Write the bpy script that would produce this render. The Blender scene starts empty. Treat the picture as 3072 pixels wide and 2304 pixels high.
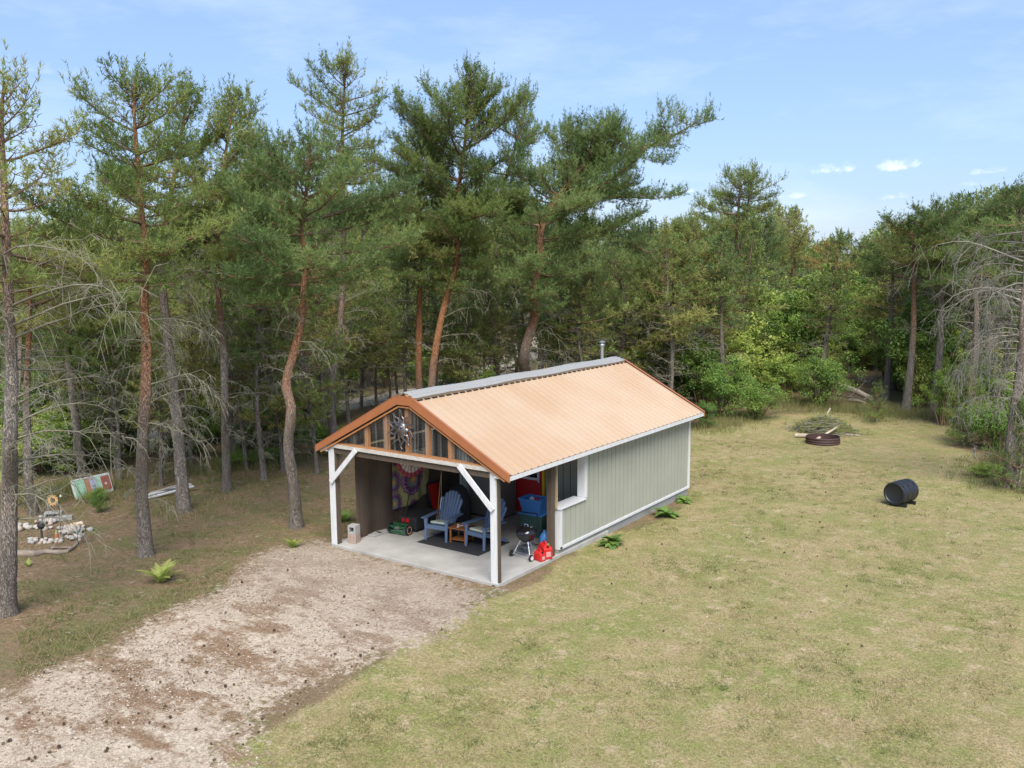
import bpy, math, random
import numpy as np
from mathutils import Vector, Matrix

# ------------------------------------------------------------------ camera, sky, sun, exposure
scene = bpy.context.scene
COL = scene.collection
CAM = np.array([9.830, -13.163, 6.100]); YAW, PITCH, ROLL = -0.62278, -0.12744, -0.00863
FPX = 2646.83                                            # focal length in pixels of a 3072 wide frame
_fw = np.array([math.sin(YAW)*math.cos(PITCH), math.cos(YAW)*math.cos(PITCH), math.sin(PITCH)])
_r = np.array([math.cos(YAW), -math.sin(YAW), 0.0]); _u = np.cross(_r, _fw)
_r, _u = _r*math.cos(ROLL)+_u*math.sin(ROLL), _u*math.cos(ROLL)-_r*math.sin(ROLL)
cam = bpy.data.cameras.new('camera'); camo = bpy.data.objects.new('camera', cam); COL.objects.link(camo)
camo.matrix_world = Matrix(((_r[0], _u[0], -_fw[0], CAM[0]), (_r[1], _u[1], -_fw[1], CAM[1]), (_r[2], _u[2], -_fw[2], CAM[2]), (0, 0, 0, 1)))
cam.sensor_width = 36; cam.lens = 36*FPX/3072; cam.clip_end = 5000; cam.clip_start = 0.1
scene.camera = camo
K = 1.38878                                              # survey sheet scale

def ray(px, py):
    return _fw + _r*((px*K-1536)/FPX) - _u*((py*K-1152)/FPX)
def G(px, py, z=0.0):
    v = ray(px, py); t = (z-CAM[2])/v[2]; return CAM+v*t
def onplane(px, py, base):
    """point above/below base on the vertical sheet through it that faces the drone"""
    v = ray(px, py); n = np.array([_fw[0], _fw[1], 0]); n /= np.linalg.norm(n)
    t = ((base-CAM)@n)/(v@n); return CAM+v*t
def atdist(px, D):
    v = ray(px, 600); h = np.array([v[0], v[1], 0]); h /= np.linalg.norm(h)
    return np.array([CAM[0], CAM[1], 0])+h*D

SUN_EL, SUN_AZ = math.radians(50), math.radians(139)     # azimuth clockwise from +Y
w = bpy.data.worlds.new('World'); scene.world = w; w.use_nodes = True
nt = w.node_tree; nt.nodes.clear()
def N(nt, t, **kw):
    n = nt.nodes.new(t)
    for k, v in kw.items():
        if k.startswith('_'): setattr(n, k[1:], v)
        else: n.inputs[k.replace('__', ' ')].default_value = v
    return n
sky = N(nt, 'ShaderNodeTexSky', _sky_type='NISHITA', _sun_disc=False, _sun_elevation=SUN_EL, _sun_rotation=SUN_AZ, _air_density=1.3, _dust_density=1.2, _ozone_density=2.0, _altitude=200.0)
bgn = N(nt, 'ShaderNodeBackground'); out = N(nt, 'ShaderNodeOutputWorld')
geo = N(nt, 'ShaderNodeTexCoord')
L = nt.links.new
# thin high haze and a few small fair-weather clouds low over the trees
def cloud_mask(vdir, w_, h_, soft=1.3):
    d = np.array(vdir)/np.linalg.norm(vdir)
    e = np.array([-d[1], d[0], 0]); e /= np.linalg.norm(e); up = np.cross(d, e)
    def dot(a):
        n = N(nt, 'ShaderNodeVectorMath', _operation='DOT_PRODUCT'); L(geo.outputs['Generated'], n.inputs[0]); n.inputs[1].default_value = tuple(a); return n.outputs['Value']
    def M(op, a, b, c=None):
        n = N(nt, 'ShaderNodeMath', _operation=op)
        for i, x in enumerate((a, b, c)):
            if x is None: continue
            if isinstance(x, (int, float)): n.inputs[i].default_value = x
            else: L(x, n.inputs[i])
        return n.outputs[0]
    u = M('DIVIDE', dot(e), w_); v = M('DIVIDE', dot(up), h_)
    v2 = M('MAXIMUM', v, M('MULTIPLY', v, -2.2))
    r = M('ADD', M('MULTIPLY', u, u), M('MULTIPLY', v2, v2))
    inner = M('SUBTRACT', 1.0, M('POWER', r, 0.5))
    no = N(nt, 'ShaderNodeTexNoise', Scale=90.0, Detail=6.0, Roughness=0.6); L(geo.outputs['Generated'], no.inputs['Vector'])
    q = M('ADD', inner, M('MULTIPLY', M('SUBTRACT', no.outputs['Fac'], 0.5), 2.6))
    q = M('MULTIPLY', q, M('GREATER_THAN', dot(d), 0.5))
    mr = N(nt, 'ShaderNodeMapRange', _interpolation_type='SMOOTHSTEP'); L(q, mr.inputs['Value']); mr.inputs['From Min'].default_value = 0.1; mr.inputs['From Max'].default_value = 0.1+soft
    return mr.outputs[0]
mx = sky.outputs[0]
tone = N(nt, 'ShaderNodeMix', _data_type='RGBA', _blend_type='MULTIPLY'); tone.inputs[0].default_value = 1.0
L(mx, tone.inputs[6]); tone.inputs[7].default_value = (0.82, 0.93, 1.14, 1); mx = tone.outputs[2]
hz = N(nt, 'ShaderNodeMix', _data_type='RGBA'); hz.inputs[0].default_value = 0.40; L(mx, hz.inputs[6]); hz.inputs[7].default_value = (3.6, 5.0, 8.6, 1); mx = hz.outputs[2]
wisp = N(nt, 'ShaderNodeTexNoise', Scale=3.0, Detail=7.0, Roughness=0.62)
mp = N(nt, 'ShaderNodeMapping'); mp.inputs['Scale'].default_value = (1, 1, 3.4); L(geo.outputs['Generated'], mp.inputs[0]); L(mp.outputs[0], wisp.inputs['Vector'])
mr = N(nt, 'ShaderNodeMapRange'); L(wisp.outputs['Fac'], mr.inputs['Value']); mr.inputs['From Min'].default_value = 0.5; mr.inputs['From Max'].default_value = 0.85; mr.inputs['To Max'].default_value = 0.38
m = N(nt, 'ShaderNodeMix', _data_type='RGBA'); L(mr.outputs[0], m.inputs[0]); L(mx, m.inputs[6]); m.inputs[7].default_value = (8.2, 8.9, 9.8, 1); mx = m.outputs[2]
for (cx, cy, cw, ch, am) in [(1806, 368, .024, .0085, .75), (1938, 362, .024, .011, .95), (2135, 372, .020, .006, .45), (1722, 424, .018, .006, .5), (1932, 426, .022, .006, .42), (2105, 398, .012, .005, .3), (1495, 413, .008, .005, .6), (60, 150, .09, .012, .12)]:
    cm = cloud_mask(ray(cx, cy), cw, ch)
    mu = N(nt, 'ShaderNodeMath', _operation='MULTIPLY'); L(cm, mu.inputs[0]); mu.inputs[1].default_value = am*.8
    m = N(nt, 'ShaderNodeMix', _data_type='RGBA'); L(mu.outputs[0], m.inputs[0]); L(mx, m.inputs[6]); m.inputs[7].default_value = (9.6, 9.9, 10.4, 1); mx = m.outputs[2]
L(mx, bgn.inputs['Color']); bgn.inputs['Strength'].default_value = 0.076; L(bgn.outputs[0], out.inputs[0])

sl = bpy.data.lights.new('sun', 'SUN'); sl.energy = 3.0; sl.angle = math.radians(38); sl.color = (1.0, 0.95, 0.87)
so = bpy.data.objects.new('sun', sl); COL.objects.link(so)
sd = Vector((math.sin(SUN_AZ)*math.cos(SUN_EL), math.cos(SUN_AZ)*math.cos(SUN_EL), math.sin(SUN_EL)))
so.rotation_euler = sd.to_track_quat('Z', 'Y').to_euler(); so.location = (20, -20, 30)
scene.view_settings.view_transform = 'Standard'; scene.view_settings.look = 'None'
scene.view_settings.exposure = 0.98; scene.view_settings.gamma = 1.0
scene.cycles.max_bounces = 8; scene.cycles.transparent_max_bounces = 12; scene.cycles.sample_clamp_indirect = 8.0

# ------------------------------------------------------------------ materials
MATS = {}
def mat(name, col, rough=0.7, metal=0.0, var=0.0, vs=6.0, bump=0.0, bs=40.0, col2=None, spec=0.5, stretch=None, alpha=None, trans=0.0):
    if name in MATS: return MATS[name]
    m = bpy.data.materials.new(name); m.use_nodes = True; t = m.node_tree
    b = t.nodes['Principled BSDF']; b.inputs['Roughness'].default_value = rough; b.inputs['Metallic'].default_value = metal
    b.inputs['Specular IOR Level'].default_value = spec
    b.inputs['Base Color'].default_value = (*col, 1)
    if trans: b.inputs['Transmission Weight'].default_value = trans
    if alpha is not None: b.inputs['Alpha'].default_value = alpha
    tc = N(t, 'ShaderNodeTexCoord'); vec = tc.outputs['Object']
    if stretch:
        mp = N(t, 'ShaderNodeMapping'); mp.inputs['Scale'].default_value = stretch; t.links.new(vec, mp.inputs[0]); vec = mp.outputs[0]
    if var or col2:
        no = N(t, 'ShaderNodeTexNoise', Scale=vs, Detail=8.0, Roughness=0.65); t.links.new(vec, no.inputs['Vector'])
        mr = N(t, 'ShaderNodeMapRange'); t.links.new(no.outputs['Fac'], mr.inputs['Value']); mr.inputs['From Min'].default_value = 0.3; mr.inputs['From Max'].default_value = 0.7
        mix = N(t, 'ShaderNodeMix', _data_type='RGBA'); t.links.new(mr.outputs[0], mix.inputs[0])
        a = col; c2 = col2 if col2 else tuple(c*(1-var) for c in col)
        mix.inputs[6].default_value = (*a, 1); mix.inputs[7].default_value = (*c2, 1); t.links.new(mix.outputs[2], b.inputs['Base Color'])
    if bump:
        no = N(t, 'ShaderNodeTexNoise', Scale=bs, Detail=6.0, Roughness=0.6); t.links.new(vec, no.inputs['Vector'])
        bp = N(t, 'ShaderNodeBump', Strength=bump, Distance=0.02); t.links.new(no.outputs['Fac'], bp.inputs['Height']); t.links.new(bp.outputs[0], b.inputs['Normal'])
    MATS[name] = m; return m

def leafmat(name, stops, rough=0.5, transl=0.48, rand=0.12):
    """foliage: colour from the per-leaf 'tint' attribute through a ramp, small change from plant to plant"""
    m = bpy.data.materials.new(name); m.use_nodes = True; t = m.node_tree; l = t.links.new
    b = t.nodes['Principled BSDF']; o = t.nodes['Material Output']; b.inputs['Roughness'].default_value = rough; b.inputs['Specular IOR Level'].default_value = 0.3
    at = N(t, 'ShaderNodeAttribute', _attribute_name='tint'); oi = N(t, 'ShaderNodeObjectInfo')
    ma = N(t, 'ShaderNodeMath', _operation='MULTIPLY_ADD'); l(oi.outputs['Random'], ma.inputs[0]); ma.inputs[1].default_value = rand*2; ma.inputs[2].default_value = -rand
    ad = N(t, 'ShaderNodeMath', _operation='ADD'); l(at.outputs['Fac'], ad.inputs[0]); l(ma.outputs[0], ad.inputs[1])
    r = N(t, 'ShaderNodeValToRGB'); l(ad.outputs[0], r.inputs[0])
    e = r.color_ramp.elements
    while len(e) < len(stops): e.new(0.5)
    for i, (p, c) in enumerate(stops): e[i].position = p; e[i].color = (*c, 1)
    l(r.outputs[0], b.inputs['Base Color'])
    tr = N(t, 'ShaderNodeBsdfTranslucent'); l(r.outputs[0], tr.inputs['Color'])
    mx = N(t, 'ShaderNodeMixShader', Fac=transl); l(b.outputs[0], mx.inputs[1]); l(tr.outputs[0], mx.inputs[2]); l(mx.outputs[0], o.inputs['Surface'])
    MATS[name] = m; return m
NEEDLE = leafmat('pine_needles', [(0.0, (.095, .145, .042)), (0.30, (.185, .260, .070)), (0.52, (.285, .345, .098)), (0.74, (.390, .385, .118)), (0.92, (.430, .320, .100)), (1.0, (.450, .250, .095))])
NEEDLEB = leafmat('blue_pine_needles', [(0.0, (.090, .145, .052)), (0.30, (.190, .275, .085)), (0.55, (.285, .365, .120)), (0.8, (.365, .400, .165)), (1.0, (.385, .345, .135))])
LEAF = leafmat('broad_leaves', [(0.0, (.060, .115, .028)), (0.35, (.125, .220, .048)), (0.6, (.215, .325, .066)), (0.85, (.350, .430, .085)), (1.0, (.440, .470, .140))], rough=0.5, transl=0.38)
GRASS = leafmat('grass_blades', [(0.0, (.060, .095, .028)), (0.3, (.130, .160, .048)), (0.5, (.230, .220, .080)), (0.75, (.350, .280, .140)), (1.0, (.450, .360, .210))], rough=0.8, transl=0.25)
LITTER = leafmat('litter', [(0.0, (.060, .038, .022)), (0.3, (.130, .080, .045)), (0.55, (.230, .160, .100)), (0.8, (.400, .330, .250)), (1.0, (.560, .500, .430))], rough=0.9, transl=0.0)
def barkmat():
    m = bpy.data.materials.new('pine_bark'); m.use_nodes = True; t = m.node_tree; l = t.links.new
    b = t.nodes['Principled BSDF']; b.inputs['Roughness'].default_value = 0.9; b.inputs['Specular IOR Level'].default_value = 0.2
    at = N(t, 'ShaderNodeAttribute', _attribute_name='tint'); tc = N(t, 'ShaderNodeTexCoord')
    mp = N(t, 'ShaderNodeMapping'); mp.inputs['Scale'].default_value = (1, 1, .16); l(tc.outputs['Object'], mp.inputs[0])
    wn = N(t, 'ShaderNodeTexNoise', Scale=9.0, Detail=5.0); l(mp.outputs[0], wn.inputs['Vector']); wa = N(t, 'ShaderNodeMix', _data_type='RGBA', _blend_type='ADD'); wa.inputs[0].default_value = .22; l(mp.outputs[0], wa.inputs[6]); l(wn.outputs['Color'], wa.inputs[7])
    vo = N(t, 'ShaderNodeTexVoronoi', Scale=44.0, _feature='DISTANCE_TO_EDGE', Randomness=1.0); l(wa.outputs[2], vo.inputs['Vector'])
    no = N(t, 'ShaderNodeTexNoise', Scale=14.0, Detail=8.0, Roughness=0.7); l(mp.outputs[0], no.inputs['Vector'])
    mr = N(t, 'ShaderNodeMapRange'); l(vo.outputs['Distance'], mr.inputs['Value']); mr.inputs['From Max'].default_value = 0.16
    r1 = N(t, 'ShaderNodeMix', _data_type='RGBA'); l(no.outputs['Fac'], r1.inputs[0]); r1.inputs[6].default_value = (.150, .125, .100, 1); r1.inputs[7].default_value = (.470, .420, .355, 1)
    r2 = N(t, 'ShaderNodeMix', _data_type='RGBA'); l(no.outputs['Fac'], r2.inputs[0]); r2.inputs[6].default_value = (.320, .125, .045, 1); r2.inputs[7].default_value = (.540, .265, .120, 1)
    mx = N(t, 'ShaderNodeMix', _data_type='RGBA'); l(at.outputs['Fac'], mx.inputs[0]); l(r1.outputs[2], mx.inputs[6]); l(r2.outputs[2], mx.inputs[7])
    dk = N(t, 'ShaderNodeMix', _data_type='RGBA', _blend_type='MULTIPLY'); l(mx.outputs[2], dk.inputs[6])
    ramp = N(t, 'ShaderNodeMapRange'); l(mr.outputs[0], ramp.inputs['Value']); ramp.inputs['To Min'].default_value = 0.5
    cmb = N(t, 'ShaderNodeCombineColor'); [l(ramp.outputs[0], cmb.inputs[i]) for i in range(3)]
    dk.inputs[0].default_value = 1.0; l(cmb.outputs[0], dk.inputs[7]); l(dk.outputs[2], b.inputs['Base Color'])
    bp = N(t, 'ShaderNodeBump', Strength=0.9, Distance=0.03); l(mr.outputs[0], bp.inputs['Height']); l(bp.outputs[0], b.inputs['Normal'])
    return m
BARK = barkmat()
DEAD = mat('dead_wood', (.270, .245, .180), .9, var=.45, vs=5, col2=(.165, .165, .100))
DEADG = mat('bleached_dead_wood', (.290, .270, .225), .9, vs=5, col2=(.165, .150, .115))
TWIG = mat('live_twigs', (.140, .090, .055), .9, vs=5, col2=(.230, .145, .080))

# ------------------------------------------------------------------ mesh helpers
def link(o, parent=None):
    COL.objects.link(o)
    if parent is not None: o.parent = parent
    return o
def tag(o, label=None, cat=None, group=None, kind=None):
    if label: o['label'] = label
    if cat: o['category'] = cat
    if group: o['group'] = group
    if kind: o['kind'] = kind
    return o
def thing(name, label, cat, loc=(0, 0, 0), rz=0.0, group=None, rot=None):
    o = bpy.data.objects.new(name, None); link(o); o.location = loc
    o.rotation_euler = rot if rot else (0, 0, rz); o.empty_display_size = .2
    return tag(o, label, cat, group)
def arrmesh(name, V, Fc, m, tint=None, smooth=False, parent=None, mats=None, mi=None):
    """mesh object from numpy arrays; every face has the same number of corners"""
    V = np.asarray(V, np.float32); Fc = np.asarray(Fc, np.int32); k = Fc.shape[1]; n = len(Fc)
    me = bpy.data.meshes.new(name); me.vertices.add(len(V)); me.vertices.foreach_set('co', V.ravel())
    me.loops.add(n*k); me.loops.foreach_set('vertex_index', Fc.ravel()); me.polygons.add(n)
    me.polygons.foreach_set('loop_start', np.arange(0, n*k, k, dtype=np.int32))
    if smooth: me.polygons.foreach_set('use_smooth', np.ones(n, bool))
    if mi is not None: me.polygons.foreach_set('material_index', np.asarray(mi, np.int32))
    me.update(calc_edges=True)
    if tint is not None:
        a = me.attributes.new('tint', 'FLOAT', 'POINT'); a.data.foreach_set('value', np.asarray(tint, np.float32))
    for x in ([m] if mats is None else mats): me.materials.append(x)
    return link(bpy.data.objects.new(name, me), parent)
def unit(v):
    v = np.asarray(v, float); return v/np.maximum(np.linalg.norm(v, axis=-1, keepdims=True), 1e-9)

class MB:
    """collects boxes, tubes, lathes into ONE mesh"""
    def __init__(s): s.v = []; s.f = []
    def add(s, vs, fs):
        o = len(s.v); s.v += [tuple(map(float, p)) for p in vs]; s.f += [tuple(i+o for i in f) for f in fs]; return s
    def box(s, x0, x1, y0, y1, z0, z1, M=None):
        vs = [(x, y, z) for x in (x0, x1) for y in (y0, y1) for z in (z0, z1)]
        if M is not None: vs = [M @ Vector(p) for p in vs]
        return s.add(vs, [(0, 1, 3, 2), (4, 6, 7, 5), (0, 4, 5, 1), (2, 3, 7, 6), (0, 2, 6, 4), (1, 5, 7, 3)])
    def bar(s, a, b, w, h, up=(0, 0, 1)):
        a = np.array(a, float); b = np.array(b, float); d = unit(b-a); sx = unit(np.cross(d, up)); u = np.cross(sx, d)
        vs = [p+sx*i*w/2+u*j*h/2 for p in (a, b) for i in (-1, 1) for j in (-1, 1)]
        return s.add(vs, [(0, 2, 3, 1), (4, 5, 7, 6), (0, 1, 5, 4), (2, 6, 7, 3), (0, 4, 6, 2), (1, 3, 7, 5)])
    def tube(s, P, r, n=10, cap=True, closed=False):
        P = np.array(P, float); m = len(P); r = np.full(m, r) if np.isscalar(r) else np.array(r, float)
        T = unit(np.gradient(P, axis=0)) if not closed else unit(np.roll(P, -1, 0)-np.roll(P, 1, 0))
        a = np.array([0, 0, 1.]) if abs(T[0][2]) < .9 else np.array([1., 0, 0]); vs = []
        u = unit(np.cross(T[0], a))
        for i in range(m):
            u = unit(u-T[i]*(u@T[i])); w_ = np.cross(T[i], u)
            for k in range(n):
                q = 2*math.pi*k/n; vs.append(P[i]+r[i]*(u*math.cos(q)+w_*math.sin(q)))
        fs = [(i*n+k, i*n+(k+1) % n, ((i+1) % m)*n+(k+1) % n, ((i+1) % m)*n+k) for i in range(m if closed else m-1) for k in range(n)]
        if cap and not closed: fs += [tuple(range(n))[::-1], tuple((m-1)*n+k for k in range(n))]
        return s.add(vs, fs)
    def lathe(s, prof, n=20, c=(0, 0, 0), M=None, sx=1, sy=1):
        vs = []
        for r, z in prof:
            for k in range(n):
                q = 2*math.pi*k/n; p = Vector((c[0]+sx*r*math.cos(q), c[1]+sy*r*math.sin(q), c[2]+z)); vs.append(M @ p if M is not None else p)
        m = len(prof); fs = [(i*n+k, i*n+(k+1) % n, (i+1)*n+(k+1) % n, (i+1)*n+k) for i in range(m-1) for k in range(n)]
        if prof[0][0] > 1e-6: fs.append(tuple(range(n))[::-1])
        if prof[-1][0] > 1e-6: fs.append(tuple((m-1)*n+k for k in range(n)))
        return s.add(vs, fs)
    def prism(s, outline, y0, y1, M=None):
        """outline in x,z pushed along y"""
        n = len(outline); vs = [(x, y, z) for y in (y0, y1) for x, z in outline]
        if M is not None: vs = [M @ Vector(p) for p in vs]
        return s.add(vs, [tuple(range(n))[::-1], tuple(range(n, 2*n))]+[(i, (i+1) % n, n+(i+1) % n, n+i) for i in range(n)])
    def obj(s, name, m, parent=None, bevel=0.0, smooth=False, sub=0):
        me = bpy.data.meshes.new(name); me.from_pydata(s.v, [], s.f); me.validate(); me.materials.append(m)
        import bmesh
        bm = bmesh.new(); bm.from_mesh(me); bmesh.ops.recalc_face_normals(bm, faces=bm.faces); bm.to_mesh(me); bm.free()
        if smooth:
            me.polygons.foreach_set('use_smooth', [True]*len(me.polygons))
            try: me.set_sharp_from_angle(angle=math.radians(40))
            except Exception: pass
        o = link(bpy.data.objects.new(name, me), parent)
        if bevel:
            b = o.modifiers.new('bevel', 'BEVEL'); b.width = bevel; b.segments = 2; b.limit_method = 'ANGLE'
        if sub:
            b = o.modifiers.new('sub', 'SUBSURF'); b.levels = b.render_levels = sub
        return o

def noise2(x, y, seed=0, oct=4, sc=1.0):
    """value noise in numpy, 0..1"""
    out = np.zeros_like(x, dtype=float); amp = 1; tot = 0
    for o in range(oct):
        rg = np.random.default_rng(seed*101+o).random((128, 128)); X = x*sc*2**o+13.7*o; Y = y*sc*2**o+7.1*o
        xi = np.floor(X).astype(int); yi = np.floor(Y).astype(int); fx = X-xi; fy = Y-yi; fx = fx*fx*(3-2*fx); fy = fy*fy*(3-2*fy)
        a = rg[xi % 128, yi % 128]; b = rg[(xi+1) % 128, yi % 128]; c = rg[xi % 128, (yi+1) % 128]; d = rg[(xi+1) % 128, (yi+1) % 128]
        out += amp*((a*(1-fx)+b*fx)*(1-fy)+(c*(1-fx)+d*fx)*fy); tot += amp; amp *= .5
    return out/tot
def sdf_poly(x, y, poly):
    """signed distance, negative inside"""
    d = np.full(x.shape, 1e9); inside = np.zeros(x.shape, bool); n = len(poly)
    for i in range(n):
        ax, ay = poly[i]; bx, by = poly[(i+1) % n]; ex, ey = bx-ax, by-ay
        t = np.clip(((x-ax)*ex+(y-ay)*ey)/(ex*ex+ey*ey+1e-9), 0, 1)
        d = np.minimum(d, np.hypot(x-ax-t*ex, y-ay-t*ey))
        c = ((ay > y) != (by > y)) & (x < (bx-ax)*(y-ay)/(by-ay+1e-12)+ax); inside ^= c
    return np.where(inside, -d, d)
def dist_line(x, y, pts):
    d = np.full(x.shape, 1e9)
    for (ax, ay), (bx, by) in zip(pts[:-1], pts[1:]):
        ex, ey = bx-ax, by-ay; t = np.clip(((x-ax)*ex+(y-ay)*ey)/(ex*ex+ey*ey), 0, 1); d = np.minimum(d, np.hypot(x-ax-t*ex, y-ay-t*ey))
    return d

# ------------------------------------------------------------------ the ground (one sheet)
DRIVE = [(-1.0, -14.5), (-1.9, -10.5), (-3.17, -7.74), (-3.81, -6.0), (-4.3, -4.49), (-4.8, -2.45), (-5.3, -1.07), (-5.0, -.16), (-4.5, .1), (.1, .1), (.15, -.76), (.33, -2.37), (.25, -3.14), (.28, -4.69), (.24, -5.38), (.53, -6.4), (.95, -6.94), (2.2, -9.5), (4, -14.5)]
LAWN = [(4, -16), (.9, -6.9), (.24, -5.38), (.25, -3.14), (.33, -2.37), (.1, -.5), (.05, 8.8), (-4.5, 8.9), (-4.6, 17.2), (-2.9, 22.8), (-1.2, 25.2), (0.3, 26.3), (2.1, 25.8), (4.0, 23.2), (5.5, 18.5), (6.6, 15.2), (8.2, 11.8), (13, 4), (22, -16)]
ROAD = [(-27.5, -14), (-25, -4), (-23.0, 2.5), (-21.5, 5.8), (-20.6, 10.3), (-20.0, 13.5), (-20.3, 21.2), (-22.2, 29), (-27, 40), (-36, 55)]
def axis(a, b, st, far):
    c = np.arange(a, b+st/2, st); g = [];  x = st
    while x < far: x *= 1.25; g.append(x)
    g = np.cumsum(g); g = g[g < far]
    return np.concatenate([(a-g)[::-1], c, b+g])
gx = axis(-34, 16, .16, 900); gy = axis(-13, 34, .16, 900)
GX, GY = np.meshgrid(gx, gy, indexing='ij')
jit = (noise2(GX, GY, 5, 4, .55)-.5)*1.5
sdrive = sdf_poly(GX, GY, DRIVE)+jit; slawn = sdf_poly(GX, GY, LAWN)+jit*1.2; droad = dist_line(GX, GY, ROAD)+jit*.6
m_drive = np.clip(.5-sdrive/1.7, 0, 1); m_lawn = np.clip(.5-slawn/.9, 0, 1); m_road = np.clip(.5-(droad-1.25)/.5, 0, 1)
dl = dist_line(GX, GY, [(-19, -14), (-17.5, -6), (-17.3, -1.5), (-18.5, 3), (-19, 20)])
m_mead = np.clip((-(GX+16.6+jit*1.5+np.clip(GY-1, 0, 30)*.12))/1.6, 0, 1)*np.clip(1-(GY-13)/10, 0.25, 1)
hgt = (noise2(GX, GY, 9, 3, .35)-.5)*.05+(noise2(GX, GY, 11, 2, 3.0)-.5)*.018
near_b = sdf_poly(GX, GY, [(-4.7, -.1), (.1, -.1), (.1, 8.8), (-4.7, 8.8)]); hgt *= np.clip((near_b-.1)/.8, 0, 1); hgt -= .012*(near_b < .4); fs_ = sdf_poly(GX, GY, [(-4.62, .0), (.02, .0), (.02, 2.2), (-4.62, 2.2)]); hgt += .055*np.exp(-np.maximum(fs_-.1, 0)/.5)*(fs_ > .0)*(GX > -4.9)
V = np.stack([GX, GY, hgt], -1).reshape(-1, 3); nx, ny = GX.shape; I = np.arange(nx*ny).reshape(nx, ny)
Fc = np.stack([I[:-1, :-1], I[1:, :-1], I[1:, 1:], I[:-1, 1:]], -1).reshape(-1, 4)
ground = arrmesh('ground', V, Fc, None, smooth=True, mats=[]); tag(ground, kind='structure')
ca = ground.data.attributes.new('zones', 'FLOAT_COLOR', 'POINT')
ca.data.foreach_set('color', np.stack([m_drive, m_lawn, m_mead, m_road], -1).astype(np.float32).ravel())
def groundmat():
    m = bpy.data.materials.new('ground_cover'); m.use_nodes = True; t = m.node_tree; l = t.links.new
    b = t.nodes['Principled BSDF']; b.inputs['Roughness'].default_value = 0.95; b.inputs['Specular IOR Level'].default_value = 0.15
    at = N(t, 'ShaderNodeAttribute', _attribute_name='zones'); sep = N(t, 'ShaderNodeSeparateColor'); l(at.outputs['Color'], sep.inputs[0])
    tc = N(t, 'ShaderNodeTexCoord'); P = tc.outputs['Object']
    def no(s, d=8, r=.6, vec=None): n = N(t, 'ShaderNodeTexNoise', Scale=s, Detail=float(d), Roughness=r); l(vec or P, n.inputs['Vector']); return n.outputs['Fac']
    def rng(v, a, b_, c=0., d=1.):
        n = N(t, 'ShaderNodeMapRange'); l(v, n.inputs['Value']); n.inputs['From Min'].default_value = a; n.inputs['From Max'].default_value = b_; n.inputs['To Min'].default_value = c; n.inputs['To Max'].default_value = d; return n.outputs[0]
    def mix(f, a, c, bt='MIX'):
        n = N(t, 'ShaderNodeMix', _data_type='RGBA', _blend_type=bt)
        if isinstance(f, (int, float)): n.inputs[0].default_value = f
        else: l(f, n.inputs[0])
        for i, x in ((6, a), (7, c)):
            if isinstance(x, tuple): n.inputs[i].default_value = (*x, 1)
            else: l(x, n.inputs[i])
        return n.outputs[2]
    mp = N(t, 'ShaderNodeMapping'); mp.inputs['Rotation'].default_value = (0, 0, .62); mp.inputs['Scale'].default_value = (1, 2.4, 1); l(P, mp.inputs[0]); S = mp.outputs[0]
    fine = no(55, 5, .75); mid = no(7, 6, .7); big = no(.55, 5, .62); patch = no(1.9, 6, .68); st = no(2.6, 7, .7, S)
    def mth(op, a, b_):
        n = N(t, 'ShaderNodeMath', _operation=op)
        for i, x in enumerate((a, b_)):
            if isinstance(x, (int, float)): n.inputs[i].default_value = x
            else: l(x, n.inputs[i])
        return n.outputs[0]
    # lawn: straw, green, bare sand
    g = rng(mth('ADD', mth('MULTIPLY', patch, .75), mth('MULTIPLY', big, .6)), .58, .80)
    lawn = mix(rng(mid, .35, .65), (.420, .340, .190), (.300, .245, .116)); lawn = mix(g, lawn, (.225, .240, .078))
    lawn = mix(mth('MULTIPLY', rng(no(4.6, 8, .76), .50, .60), rng(big, .30, .62, .25, .85)), lawn, (.250, .265, .085)); lawn = mix(rng(st, .60, .74), lawn, (.170, .165, .060)); lawn = mix(rng(no(2.2, 8, .74), .53, .66, 0, .9), lawn, (.480, .380, .245)); lawn = mix(rng(no(.8, 6, .7), .54, .70, 0, .7), lawn, (.400, .300, .180))
    lawn = mix(rng(no(16, 4, .7), .56, .72, 0, .6), lawn, (.150, .150, .055))
    # drive: pale sand and stones, brown needle drifts
    n1 = no(.62, 7, .64, S); n2 = no(4.0, 7, .72)
    dr = mix(rng(n2, .35, .7), (.555, .475, .370), (.430, .350, .268)); dr = mix(rng(mth('ADD', mth('MULTIPLY', n1, .75), mth('MULTIPLY', n2, .35)), .530, .610), dr, (.265, .180, .112))
    vo = N(t, 'ShaderNodeTexVoronoi', Scale=34.0); l(P, vo.inputs['Vector']); dr = mix(rng(vo.outputs['Distance'], .0, .24, .45, 0), dr, mix(vo.outputs['Color'], (.300, .240, .190), (.680, .600, .520)))
    # wood floor: needle litter, moss and sparse grass
    fo = mix(rng(mid, .35, .68), (.265, .190, .115), (.165, .118, .070)); fo = mix(rng(mth('ADD', mth('MULTIPLY', patch, .5), mth('MULTIPLY', big, .6)), .52, .68, 0, .8), fo, (.125, .150, .048))
    fo = mix(rng(no(9, 5, .7), .62, .72, 0, .6), fo, (.330, .250, .160))
    me_ = mix(rng(patch, .35, .65), (.210, .270, .075), (.380, .370, .160)); ro = mix(rng(mid, .3, .7), (.600, .540, .450), (.430, .370, .290))
    def edge(ch, s=.55): return rng(mth('ADD', ch, mth('MULTIPLY', mth('SUBTRACT', mid, .5), s*1.6)), .38, .62)
    sx = N(t, 'ShaderNodeSeparateXYZ'); l(P, sx.inputs[0]); dr = mix(mth('MULTIPLY', rng(sx.outputs['Y'], -4.2, -.8), rng(n1, .3, .62, .55, .95)), dr, mix(fine, (.250, .200, .155), (.440, .370, .300)))
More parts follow.
